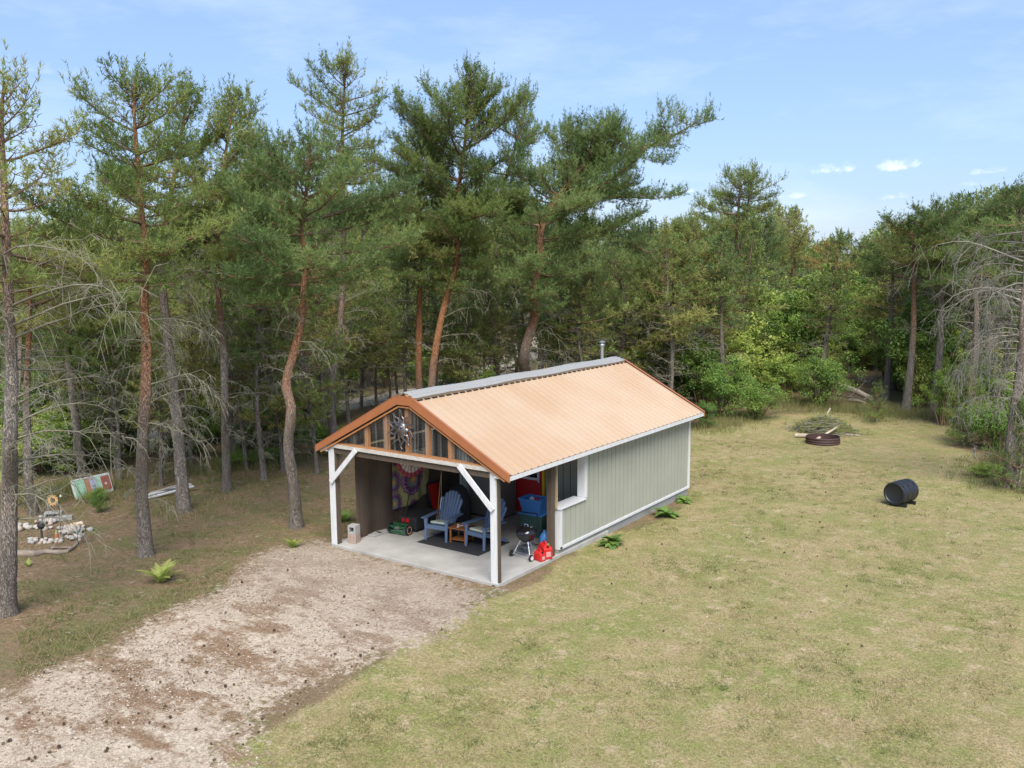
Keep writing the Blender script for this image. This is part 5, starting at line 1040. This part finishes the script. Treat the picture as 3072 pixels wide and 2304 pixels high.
hc = thing('hand_cart', 'black-handled hand cart parked in front of the green tote', 'cart', (-1.02, 2.42, Z), 0)
MB().tube([(-.36, -.05, .50), (-.30, .10, .66), (.22, .12, .68), (.30, .02, .60), (.42, -.06, .30), (.44, -.08, .15)], .014, 8).obj('handle', BLACKM, hc, smooth=True); MB().tube([(.44, -.08, .15), (.44, -.1, .06), (.1, -.05, .04)], .013, 8).obj('frame', BLACKM, hc, smooth=True)
for k, s in ((0, .1), (1, .44)): MB().lathe([(0, -.015), (.07, -.018), (.075, 0), (.07, .018), (0, .015)], 18, M=Matrix.Translation((s, 0, .075)) @ Matrix.Rotation(math.pi/2, 4, 'Y')).obj('wheel', BLACKP, hc, smooth=True)
# kettle grill
kg = thing('kettle_grill', 'black kettle grill on a chrome tripod at the front of the porch', 'grill', (-.47, 1.65, Z), -.1)
ENAM = mat('black_enamel', (.010, .010, .011), .12, spec=.7)
MB().lathe([(0, .33), (.09, .345), (.16, .39), (.205, .46), (.215, .52), (.218, .525), (.205, .524), (0, .50)], 32).obj('bowl', ENAM, kg, smooth=True)
lid = MB().lathe([(.222, .530), (.222, .545), (.205, .59), (.15, .64), (.08, .665), (0, .672)], 32).obj('lid', ENAM, kg, smooth=True); MB().tube([(-.05, 0, .668), (-.045, 0, .71), (.045, 0, .71), (.05, 0, .668)], .008, 8).obj('lid_handle', ALU, lid, smooth=True); MB().lathe([(0, .0), (.035, .002), (.035, .008), (0, .01)], 12, c=(.09, .05, .655)).obj('vent', ALU, lid)
for k, (x, y) in enumerate([(-.24, -.16), (.24, -.16), (0, .25)]): MB().tube([(x*.42, y*.42, .37), (x, y, .05 if k < 2 else 0)], .011, 8).obj('leg', ALU, kg, smooth=True)
MB().tube([(-.25, -.16, .07), (.25, -.16, .07)], .006, 8).tube([(-.24, -.15, .12), (.24, -.15, .12)], .004, 6).obj('axle', ALU, kg); MB().lathe([(0, .215), (.12, .218), (.15, .232), (.12, .224), (0, .222)], 24).obj('ash_catcher', ALU, kg, smooth=True)
for s in (-1, 1):
    M_ = Matrix.Translation((s*.27, -.16, .07)) @ Matrix.Rotation(s*math.pi/2, 4, 'Y'); wh = MB().lathe([(0, -.02), (.065, -.02), (.07, 0), (.065, .02), (0, .02)], 20, M=M_).obj('wheel', BLACKP, kg, smooth=True); MB().lathe([(.030, .021), (.045, .024), (.045, .020), (.030, .019)], 20, M=M_).obj('rim', WHITE, wh)
bk = thing('bucket', 'small galvanised bucket standing behind the kettle grill legs', 'bucket', (-.66, 1.98, Z)); MB().lathe([(.0, 0), (.095, 0), (.12, .24), (.125, .245), (.115, .24), (.09, .01), (0, .01)], 20).obj('body', GALV, bk, smooth=True); MB().tube([(-.12, 0, .23), (-.09, 0, .31), (0, 0, .34), (.09, 0, .31), (.12, 0, .23)], .004, 6).obj('handle', ALU, bk)
RP = mat('red_fuel_plastic', (.520, .016, .014), .35)
def gascan(label, x, y, rz, w2, d2, h):
    t = thing('fuel_can', label, 'fuel can', (x, y, Z), rz, 'red fuel cans'); MB().add([(-w2, -d2, 0), (w2, -d2, 0), (w2, d2, 0), (-w2, d2, 0), (-w2, -d2, h*.62), (w2, -d2, h*.62), (w2, d2, h*.62), (-w2, d2, h*.62), (-w2*.72, -d2*.8, h*.86), (w2*.5, -d2*.8, h*.78), (w2*.5, d2*.8, h*.78), (-w2*.72, d2*.8, h*.86)],
      [(3, 2, 1, 0), (0, 1, 5, 4), (1, 2, 6, 5), (2, 3, 7, 6), (3, 0, 4, 7), (4, 5, 9, 8), (5, 6, 10, 9), (6, 7, 11, 10), (7, 4, 8, 11), (8, 9, 10, 11)]).obj('body', RP, t, bevel=.018)
    MB().tube([(-w2*.6, 0, h*.82), (-w2*.5, 0, h*.97), (w2*.15, 0, h*.97), (w2*.35, 0, h*.76)], .014, 8).obj('handle', RP, t, smooth=True); MB().tube([(w2*.72, 0, h*.66), (w2*.80, 0, h*.80)], .024, 12).obj('cap', BLACKP, t)
    lb = MB().box(w2+.001, w2+.003, -d2*.55, d2*.55, h*.16, h*.46).obj('label', mat('printed_label', (.62, .50, .48), .6, vs=60, col2=(.45, .03, .03)), t); return t
gascan('smaller red fuel can in front, beside the grill wheel', -.11, 1.62, -.25, .115, .075, .25); gascan('larger red fuel can behind the smaller one at the dark side post', -.12, 1.84, -.5, .15, .10, .36)
gs = MB().tube([(0, 0, 0), (.0, 0, .03), (.03, 0, .06)], .016, 8).obj('spout', mat('green_nozzle', (.12, .36, .08), .5), None); gs.parent = [o for o in COL.objects if o.get('label', '').startswith('larger red')][0]; gs.location = (.11, 0, .27)
o = MB().lathe([(.0, 0), (.10, 0), (.11, .03), (.11, .32), (.07, .40), (.035, .43), (.035, .47), (0, .47)], 20).obj('water_jug', BL, None, smooth=True); o.location = (-.36, 2.18, Z); tag(o, 'blue jug standing behind the kettle grill', 'jug')
o = MB().lathe([(.0, 0), (.16, 0), (.17, .25), (.13, .62), (.10, .95), (.04, 1.06), (0, 1.07)], 10, sx=1, sy=.8).obj('folded_umbrella_bag', BLACKM, None, smooth=True); o.location = (-.36, 2.72, Z); tag(o, 'tall black bagged item behind the dark side post', 'bag')
o = MB().box(-.14, .14, -.12, .12, 0, .34).box(-.15, .15, -.13, .13, .345, .37).obj('black_bin', BLACKP, None, bevel=.015); o.location = (-.45, 2.45, Z); tag(o, 'low black bin behind the fuel cans', 'bin')
o = MB().lathe([(0, 0), (.06, .01), (.08, .06), (.05, .11), (0, .13)], 8).obj('paper_bag', WHITE, None); o.location = (-.22, 2.62, 1.12); tag(o, 'crumpled white bag lying on the sill by the pale stud', 'bag'); o.location = (-.20, 2.30, 1.10)

# ------------------------------------------------------------------ the yard
def stone_mesh(seed, m):
    r = np.random.default_rng(seed); import bmesh
    bm = bmesh.new(); bmesh.ops.create_icosphere(bm, subdivisions=2, radius=1.0); k = r.normal(size=(4, 3))
    for v in bm.verts:
        c = np.array(v.co); f = 1+.12*math.sin(c@k[0]*2)+.10*math.sin(c@k[1]*3)+.05*r.normal(); v.co = Vector(c*f*[1, .78, .55])
    me = bpy.data.meshes.new('stone'); bm.to_mesh(me); bm.free(); me.materials.append(m); me.polygons.foreach_set('use_smooth', [True]*len(me.polygons)); return me
STN = [mat('pale_stone', (.52, .48, .42), .85, vs=3, col2=(.38, .33, .27), bump=.3), mat('grey_stone', (.40, .39, .36), .85, vs=3, col2=(.28, .26, .23), bump=.3), mat('pinkish_stone', (.50, .42, .35), .85, vs=3, col2=(.34, .27, .22), bump=.3)]
SM = [stone_mesh(i, STN[i % 3]) for i in range(9)]; rq = np.random.default_rng(50)
def stone(p, s, label, group, z=0.0):
    o = bpy.data.objects.new('stone', SM[int(rq.integers(9))]); link(o); o.location = (p[0], p[1], z+s*.35); s *= .8; o.scale = (s, s, s*(.9+.5*rq.random())); o.rotation_euler = (rq.normal()*.2, rq.normal()*.2, rq.random()*6.28); tag(o, label, 'stone', group)
for k in range(96):     # the heaped right end and the two arms of the ring
    if k < 56: q = G(158+rq.normal()*14, 1150+rq.normal()*9.5); s = .055+0.06*rq.random(); lb, gp = 'pale rounded stone in the heaped right end of the rock garden', 'stones heaped at the right end of the rock garden'
    elif k < 82: q = G(62+78*rq.random(), 1169+rq.normal()*3.2); s = .05+.05*rq.random(); lb, gp = 'pale stone of the near rim of the rock garden', 'stones of the near rim of the rock garden'
    else: q = G(36+90*rq.random(), 1139+rq.normal()*3.0); s = .05+0.06*rq.random(); lb, gp = 'pale stone of the back rim of the rock garden', 'stones of the back rim of the rock garden'
    stone(q, s, lb, gp, .05*max(0, 1-abs(rq.normal()))*(k < 56))
stone(G(170, 1163), .17, 'largest whitish boulder, under the disc-shaped garden stake', None); stone(G(95, 1146), .13, 'lone round boulder at the back of the rock garden', None)
stone(G(40, 1146), .16, 'long flat whitish boulder nearest to the left pine', None)
for k in range(26): stone(G(103+rq.normal()*10, 1128+rq.normal()*2.6), .05+.05*rq.random(), 'whitish stone in the small pile before the concrete blocks', 'small pile of whitish stones before the blocks', .02)
WG = mat('driftwood', (.330, .270, .210), .85, vs=4, col2=(.180, .135, .100), bump=.5, stretch=(1, 1, 3))
def P2(*pts, z=0.06): return [tuple(G(x, y)+np.array([0, 0, z])) for x, y in pts]
lg = MB().tube(P2((30, 1202), (52, 1200), (75, 1202), (100, 1196), (125, 1198), (145, 1196), (160, 1186), (168, 1176), z=.05), [.08, .085, .075, .055, .05, .045, .04, .03], 10).obj('driftwood_log', WG, None, smooth=True); tag(lg, 'long curving driftwood log edging the near side of the rock garden', 'log')
MB().tube(P2((110, 1188), (158, 1188)), .018, 6).obj('stick', WG, None); o = COL.objects[-1]; tag(o, 'straight thin stick lying inside the driftwood log', 'stick')
MB().tube([tuple(G(112, 1190)+[0, 0, .04]), tuple(G(138, 1172)+[0, 0, .22])], .014, 6).obj('stick', WG, None); o = COL.objects[-1]; tag(o, 'short stick leaning up on the heaped stones', 'stick')
st_ = thing('garden_stake', 'garden stake with a pale disc and green metal leaves on the rock garden', 'garden stake', tuple(G(169, 1180)))
MB().tube([(0, 0, 0), (0, 0, .50)], .008, 6).obj('stem', mat('green_stem', (.03, .10, 0.06), .5), st_)
MB().lathe([(.10, .50), (.135, .512), (.14, .525), (.13, .53), (.095, .515)], 28).obj('disc_rim', mat('cream_orange_rim', (.72, .52, .30), .5), st_, smooth=True); MB().lathe([(0, .502), (.07, .505), (0.06, .53), (0, .54)], 20).obj('disc_centre', mat('cream_centre', (.70, .62, .48), .6), st_, smooth=True)
for k in range(4):
    a = k*1.57+.4; MB().add([(0, 0, .27), (.07*math.cos(a)-.02*math.sin(a), .07*math.sin(a)+.02*math.cos(a), .36), (.14*math.cos(a), .14*math.sin(a), .41), (.07*math.cos(a)+.02*math.sin(a), .07*math.sin(a)-.02*math.cos(a), .33)], [(0, 1, 2, 3)]).obj('metal_leaf', mat('teal_leaf', (.02, .15, .10), .4), st_)
hk = thing('garden_hook', 'thin black hooked rod standing in the rock garden', 'garden hook', tuple(G(129, 1150))); MB().tube([(0, 0, 0), (0, 0, .92), (.02, 0, 1.0), (.07, 0, 1.03), (.11, 0, .99)], .007, 6).obj('rod', BLACKM, hk); MB().lathe([(0, 0), (.02, .01), (.024, .03), (.01, 0.06), (0, 0.065)], 10, c=(.11, 0, .92)).obj('bell', mat('pale_bell', (.6, .58, .5), .5), hk, smooth=True); hk.location = tuple(G(132, 1155))
fg = thing('garden_ornament', 'dark metal bird-like ornament standing in the rock garden', 'ornament', tuple(G(91, 1168)))
MB().lathe([(0, .28), (.05, .29), (.08, .35), (0.06, .42), (.02, .46), (0, .47)], 12, sx=1.4).obj('body', BLACKM, fg, smooth=True); MB().tube([(-.03, 0, 0), (-.02, 0, .30)], .012, 6).tube([(.05, 0, 0), (.03, 0, .30)], .012, 6).obj('legs', BLACKM, fg); MB().tube([(0.06, 0, .42), (.10, 0, .52), (.12, 0, .60), (.17, 0, .59)], [.02, .014, .016, .004], 8).obj('neck', mat('grey_metal', (.25, .24, .24), .5, .5), fg, smooth=True)
gn = thing('garden_gnome', 'small orange figurine standing on the near stones of the rock garden', 'figurine', tuple(G(123, 1168)+[0, 0, .05])); MB().lathe([(0, 0), (.04, 0), (.045, 0.06), (.03, .11), (0, .12)], 12).obj('body', mat('orange_glaze', (.38, .13, .05), .4), gn, smooth=True); MB().lathe([(0, .10), (.028, .12), (.026, .15), (0, .17)], 12).obj('head', mat('peach_glaze', (.66, .36, .18), .4), gn, smooth=True); MB().lathe([(.03, .155), (.018, .19), (0, .22)], 12).obj('hat', mat('green_glaze', (.20, .28, .05), .4), gn, smooth=True)
# concrete blocks with the metal sunflower
bgm = MATS['block_grey']; b1 = G(160, 1125); b1 = G(157, 1130)
o = hollow(MB(), -.20, .20, -.10, .10, 0, .20, .04).obj('concrete_block', bgm, None, bevel=.006); o.location = tuple(G(159, 1124)); o.location = tuple(G(158, 1126)); o.rotation_euler = (0, 0, .9); tag(o, 'upright hollow concrete block holding the metal sunflower', 'concrete block'); o.location = tuple(G(120+38*.0+0, 1124)); UPB = o
UPB.location = tuple(G(116.5*1.0, 1122)) 
o = MB().box(-.21, .21, -.10, .10, 0, .10).obj('concrete_block', bgm, None, bevel=.006); o.location = tuple(G(137, 1123)); o.rotation_euler = (0, 0, .95); tag(o, 'flat pale concrete block lying right of the sunflower block', 'concrete block')
sf = thing('metal_sunflower', 'yellow metal sunflower on a dark stem in the concrete block', 'garden ornament', tuple(G(116.5, 1122))); MB().tube([(0, 0, .05), (.0, 0, .44)], .008, 6).obj('stem', BLACKM, sf)
d_ = CAM-np.array([-12.2, -2.3, .5]); Mf = Matrix.Translation((0.02, 0, .50)) @ Matrix.Rotation(math.atan2(d_[1], d_[0])+math.pi/2-.5, 4, 'Z') @ Matrix.Rotation(math.pi/2, 4, 'X')
MB().lathe([(0, .0), (.055, .0), (.055, .02), (0, .035)], 18, M=Mf).obj('flower_centre', mat('dark_red_centre', (.07, .02, .012), .6), sf)
for k in range(12):
    a = k*6.283/12; c, s = math.cos(a), math.sin(a); pts = [(.05, -.022, 0), (.11, -.028, .01), (.16, 0, .02), (.11, .028, .01), (.05, .022, 0)]; MB().add([Mf @ Vector((x*c-y*s, x*s+y*c, z)) for x, y, z in pts]+[Mf @ Vector((x*c-y*s, x*s+y*c, z-.006)) for x, y, z in pts], [(0, 1, 2, 3, 4), (9, 8, 7, 6, 5)]+[(i, (i+1) % 5, 5+(i+1) % 5, 5+i) for i in range(5)]).obj('petal', mat('yellow_petal', (.60, .38, .15), .5), sf)
# painted wash basin
A_, B_ = G(165, 1082), G(247, 1062); ax = unit(B_-A_); n_ = np.cross(ax, [0, 0, 1]); n_ = n_ if n_@(CAM-A_) > 0 else -n_; up = unit(np.array([0, 0, 1.])-n_*.38); nn = np.cross(ax, up); nn = nn if nn@(CAM-A_) > 0 else -nn
MB_ = Matrix(((ax[0], up[0], nn[0], A_[0]), (ax[1], up[1], nn[1], A_[1]), (ax[2], up[2], nn[2], .02), (0, 0, 0, 1))); LB = float(np.linalg.norm(B_-A_)); HB = .56
bs = thing('painted_basin', 'wash basin slab painted in mint, orange and lavender bands, leaning on a pine', 'basin', (0, 0, 0)); bs.matrix_world = MB_
def rr_poly(x0, x1, y0, y1, r, n=5): return [(cx+r*math.cos(a), cy+r*math.sin(a)) for cx, cy, a0 in ((x1-r, y1-r, 0), (x0+r, y1-r, 1.571), (x0+r, y0+r, 3.1416), (x1-r, y0+r, 4.712)) for a in [a0+j*1.571/n for j in range(n+1)]]
def plate(poly, z0, z1): m_ = MB(); n = len(poly); return m_.add([(x, y, z0) for x, y in poly]+[(x, y, z1) for x, y in poly], [tuple(range(n))[::-1], tuple(range(n, 2*n))]+[(i, (i+1) % n, n+(i+1) % n, n+i) for i in range(n)])
bm_ = mat('basin_rim', (.58, .66, .58), .5, vs=3, col2=(.60, .52, .50)); plate(rr_poly(0, LB, 0, HB, .05), -.05, .0).obj('slab', bm_, bs, bevel=.012)
for k, (u0, u1, c, nm) in enumerate([(.03, .31, (.40, .66, .46), 'mint'), (.31, .45, (.48, .26, .14), 'orange_brown'), (.45, .59, (.48, .47, .66), 'lavender'), (.59, .72, (.42, .66, .50), 'mint_pale')]):
    plate([(u0*LB+.003, .03), (u1*LB-.003, .03), (u1*LB-.003, HB-.03), (u0*LB+.003, HB-.03)], .001, .004).obj('painted_band', mat(nm+'_paint', c, .6, vs=5, col2=tuple(q*.72 for q in c)), bs)
plate(rr_poly(.745*LB, .965*LB, .09, HB-.07, .03), .001, .006).obj('sink_bowl', mat('sink_red_brown', (.36, .13, .09), .5, vs=6, col2=(.28, .09, 0.06)), bs); mbt = MB().lathe([(0, .0065), (.022, .0065), (.024, .010), (.034, .012), (.036, .0065)], 18, c=(.84*LB, .27, 0)).obj('drain', mat('drain_cream', (.7, .62, .5), .5), bs)
plate(rr_poly(.74*LB, .97*LB, .085, HB-0.065, .035), .0002, .0009).obj('bowl_edge', mat('bowl_edge', (.30, .20, .16), .7), bs)
# boards in the wood
for k, (a, b, lb) in enumerate([((317, 1070), (412, 1046), 'upper white board lying on the wood floor behind the grey-barked pine'), ((318, 1076), (418, 1050), 'lower white board lying in front of the upper one'), ((322, 1066), (385, 1048), 'short grey board crossing behind the two white boards')]):
    p, q = G(*a, z=.05), G(*b, z=.08+.05*k); o = MB().bar(tuple(p), tuple(q), .09, .04).obj('board', WHITE if k < 2 else mat('grey_board', (.30, .28, .24), .8), None, bevel=.004); tag(o, lb, 'board', 'boards on the wood floor')
# composter barrel on its low cradle
bc = G(1936, 1094); hd = math.radians(72); Mb = Matrix.Translation((bc[0]+.05, bc[1]+.25, .345)) @ Matrix.Rotation(hd, 4, 'Z') @ Matrix.Rotation(math.pi/2, 4, 'Y')
br = thing('compost_barrel', 'black ribbed plastic barrel lying on its side on the lawn', 'barrel', (0, 0, 0)); h2 = .35
pr = [(0, -h2+.03), (.22, -h2+.03), (.235, -h2+.02), (.25, -h2), (.285, -h2+.005), (.295, -h2+.03), (.285, -h2+.05), (.29, -.16), (.300, -.14), (.300, -.11), (.29, -.09), (.292, .08), (.300, .10), (.300, .13), (.29, .15), (.285, h2-.05), (.295, h2-.03), (.285, h2-.005), (.25, h2), (.235, h2-.02), (0, h2-.03)]
MB().lathe(pr, 40, M=Mb).obj('drum', mat('black_barrel_plastic', (.016, .018, .022), .42), br, smooth=True)
for j, z in enumerate((-.02, .02, .25, -.25)):
    for a in (.5, 2.2, 3.9, 5.4):
        if j in (1,): continue
        Mh = Mb @ Matrix.Translation((.293*math.cos(a), .293*math.sin(a), z)) @ Matrix.Rotation(a, 4, 'Z'); MB().box(-.004, .006, -.035, .035, -.022, .022, M=Mh).obj('hand_hole', BLACKM, br)
MB().bar((bc[0]-.18, bc[1]+.05, .045), (bc[0]+.25, bc[1]-.0, .045), .09, .09).bar((bc[0]-.05, bc[1]+.50, .045), (bc[0]+.38, bc[1]+.42, .045), .09, .09).obj('cradle', BLACKP, br, bevel=.01)
# fire ring
fc_ = (G(1733, 961)+G(1806, 961))/2; RUST = mat('dark_rusty_steel', (.075, .034, .026), .7, vs=8, col2=(.045, .026, .022), bump=.2)
frn = thing('fire_ring', 'low corrugated rusty steel fire ring on the lawn', 'fire ring', (fc_[0], fc_[1]+.42, 0)); q = [(.56, 0), (.585, .04), (.56, .08), (.585, .12), (.56, .16), (.585, .20), (.57, .24), (.545, .245), (.545, .22), (.55, 0)]
MB().lathe(q, 48).obj('ring', RUST, frn, smooth=True); MB().lathe([(0, .035), (.2, .05), (.4, .04), (.54, .03)], 30).obj('ash_bed', mat('ash', (.30, .28, .26), .95, vs=7, col2=(.10, .09, .085), bump=.8), frn)
MB().tube([(.2, .1, .07), (.48, .16, .16), (.56, .10, .20)], .035, 7).obj('charred_log', mat('char', (.12, .11, .11), .9, vs=8, col2=(.4, .38, .36)), frn)
# brush pile
rq = np.random.default_rng(4); bp_ = (G(1715, 935)+G(1818, 938))/2+np.array([0, .5, 0]); S = []; lv = []
for k in range(620):
    a = rq.normal()*.5+RIGHT_AZ+(math.pi if rq.random() < .5 else 0); c = bp_+np.array([rq.normal()*.46, rq.normal()*.36, 0.06+.58*abs(rq.random())**1.1]); l_ = .35+.6*rq.random(); d = bend_dir(a, rq.normal()*.16); rad = math.hypot(c[0]-bp_[0], c[1]-bp_[1]); c[2] *= max(.15, 1-rad/1.3)
    A2, B2 = c-d*l_/2, c+d*l_/2; A2[2] = max(.02, A2[2]); B2[2] = max(.02, B2[2]); S.append([*A2, *B2, .008+.010*rq.random()**3, .005])
    if rq.random() < .22:
        for j in range(7): lv.append([*(A2+(B2-A2)*rq.random()), *unit(d*.7+rq.normal(size=3)*.5+[0, 0, .2]), .15, .45+.4*rq.random()])
bpo = thing('brush_pile', 'heap of cut pine branches and sticks behind the fire ring', 'brush pile', tuple(bp_)); v, f = sticks(S); v = v-np.array([bp_[0], bp_[1], 0]); arrmesh('sticks', v, f, DEAD, None, False, bpo); lv = np.array(lv); nv, nf, nt_ = needles(lv[:, :3]-[bp_[0], bp_[1], 0], lv[:, 3:6], lv[:, 6], lv[:, 7], rq, 12, .10, .018); arrmesh('needles', nv, nf, NEEDLE, nt_, False, bpo)
LOGM = mat('pale_log', (.560, .480, .370), .85, vs=4, col2=(.330, .260, .190), bump=.4)
def log(a, b, r, lb, za=None, zb=None, name='log', cat='log'):
    p, q = G(*a), G(*b); m1 = (p+q)/2+np.array([.05, .05, r*.3]); za = r if za is None else za; zb = r if zb is None else zb; p[2] = za; q[2] = zb; m1[2] = (za+zb)/2+r*.2
    o = MB().tube([tuple(p), tuple(m1), tuple(q)], [r, r*.92, r*.75], 9).obj(name, LOGM, None, smooth=True); return tag(o, lb, cat)
log((1718, 945), (1760, 948), .075, 'short thick grey log at the left foot of the brush pile'); log((1755, 945), (1808, 950), .035, 'thin pale pole lying across the brush pile front', .12, .10); log((1762, 953), (1822, 932), .045, 'pale stick crossing up over the brush pile front', .05, .35)
log((1800, 938), (1858, 943), .030, 'long thin pole sticking out right of the brush pile'); log((1765, 932), (1792, 912), .04, 'curved pale branch on top of the brush pile', .2, .55)
log((1812, 857), (1882, 872), .15, 'thick fallen log lying behind the clearing beside the small pine', .55, .22); log((1835, 868), (1868, 874), .08, 'short log lying under the thick fallen log')
def snag(px, py, n, L0, seed, lb):
    r = np.random.default_rng(seed); w_ = []; b = G(px, py)
    for k in range(n): dead_branch(r, [r.normal()*.3, r.normal()*.3, .12+.2*r.random()], r.random()*6.28, .35+.3*r.normal(), L0*(.5+.6*r.random()), .035, w_, .5, .8)
    v, f = sticks(w_); o = arrmesh('dead_branch', v, f, DEADG); o.location = tuple(b); v2 = None; return tag(o, lb, 'branch')
snag(1862, 835, 7, 1.6, 1, 'bleached dead branches tangled above the fallen log'); snag(1835, 870, 4, 1.1, 2, 'grey broken branches on the ground left of the fallen log'); snag(1905, 845, 4, 1.2, 3, 'small grey snag right of the fallen log'); snag(700, 905, 6, 1.6, 4, 'pale tangled dead branches on the wood floor behind the crooked pine'); snag(2128, 1000, 4, .7, 5, 'dry brown twigs at the foot of the leaning dark pine')
# flowering weed by the basin
o = shrub(4, G(296, 1545/1.38878*1.0), .28, 'pale whitish-flowered weed right of the painted basin', name='weed', cat='plant', sz=.4); o.location = tuple(G(298/1.0, 1535/1.38878)); o.location = tuple(G(214, 1108))
# pine cones
import bmesh
bm = bmesh.new(); rc = np.random.default_rng(2)
for lvl in range(6):
    z = lvl*.011; r0 = .026*math.sin(math.pi*(lvl+1.1)/7.4)+.004
    for k in range(9):
        a = k*.698+lvl*.35; c, s = math.cos(a), math.sin(a); vs = [bm.verts.new((r0*.2*c, r0*.2*s, z)), bm.verts.new((r0*c-.006*s, r0*s+.006*c, z+.004)), bm.verts.new((r0*1.15*c, r0*1.15*s, z+.010)), bm.verts.new((r0*c+.006*s, r0*s-.006*c, z+.004))]; bm.faces.new(vs)
cm = bpy.data.meshes.new('pine_cone'); bm.to_mesh(cm); bm.free(); cm.materials.append(mat('cone_brown', (.085, .050, .030), .8))
n = 0
while n < 85:
    fx, fy = rc.uniform(0, 1150), rc.uniform(1190, 1655); p = G(fx, fy); ins = float(sdf_poly(np.array([p[0]]), np.array([p[1]]), DRIVE)[0])
    if ins > .3 or (p[1] > -.1): continue
    o = bpy.data.objects.new('pine_cone', cm); link(o); s = rc.uniform(.4, .8); o.scale = (s, s, s); o.location = (p[0], p[1], .02); o.rotation_euler = (1.3+rc.normal()*.3, rc.normal()*.3, rc.random()*6.28); tag(o, 'brown pine cone lying on the sandy drive', 'pine cone', 'pine cones on the drive'); n += 1
n = 0
while n < 45:
    fx, fy = rc.uniform(1200, 2100), rc.uniform(960, 1400); p = G(fx, fy)
    if lawn_d(*p[:2]) > 0: continue
    o = bpy.data.objects.new('pine_cone', cm); link(o); s = rc.uniform(.4, .7); o.scale = (s, s, s); o.location = (p[0], p[1], .02); o.rotation_euler = (1.3, rc.normal()*.3, rc.random()*6.28); tag(o, 'brown pine cone lying in the short grass of the lawn', 'pine cone', 'pine cones on the lawn'); n += 1
# trailer and red car far behind the wood
tp_ = atdist(1998, 104); a = RIGHT_AZ-.1
tr = thing('trailer', 'pale trailer home glimpsed between trunks far behind the clearing', 'trailer', tuple(tp_), a); tr.location.z = 0
MB().box(-4.5, 4.5, 0, 2.5, .5, 3.2).obj('body', mat('trailer_white', (.62, .63, .62), .6, vs=1, var=.1), tr, bevel=.1); MB().box(-4.6, 4.6, -.15, 2.65, 3.2, 3.34).obj('roof', mat('trailer_roof', (.35, .36, .37), .7), tr)
for x in (-3, -.6, 2.2): wn = MB().box(x-.6, x+.6, -.03, -.004, 1.6, 2.5).obj('window', GLASS, tr); MB().box(x-.68, x+.68, -.02, -.002, 1.52, 1.6).box(x-.68, x+.68, -.02, -.002, 2.5, 2.58).obj('frame', WHITE, wn)
ct = atdist(1992, 98); cr = thing('parked_car', 'red car parked in front of the pale trailer', 'car', (ct[0], ct[1], 0), a)
MB().prism([(-2.1, .35), (2.1, .35), (2.15, .8), (1.3, .98), (.7, 1.45), (-1.0, 1.48), (-1.6, 1.0), (-2.15, .9)], -.85, .85).obj('body', RED, cr, bevel=0.06); MB().prism([(-.95, 1.02), (1.1, 1.02), (.62, 1.38), (-.88, 1.40)], -.87, .87).obj('windows', GLASS, cr)
for x in (-1.3, 1.3):
    for y in (-.8, .8): MB().lathe([(0, -.1), (.33, -.1), (.34, 0), (.33, .1), (0, .1)], 20, M=Matrix.Translation((x, y, .34)) @ Matrix.Rotation(math.pi/2, 4, 'X')).obj('wheel', BLACKP, cr, smooth=True)
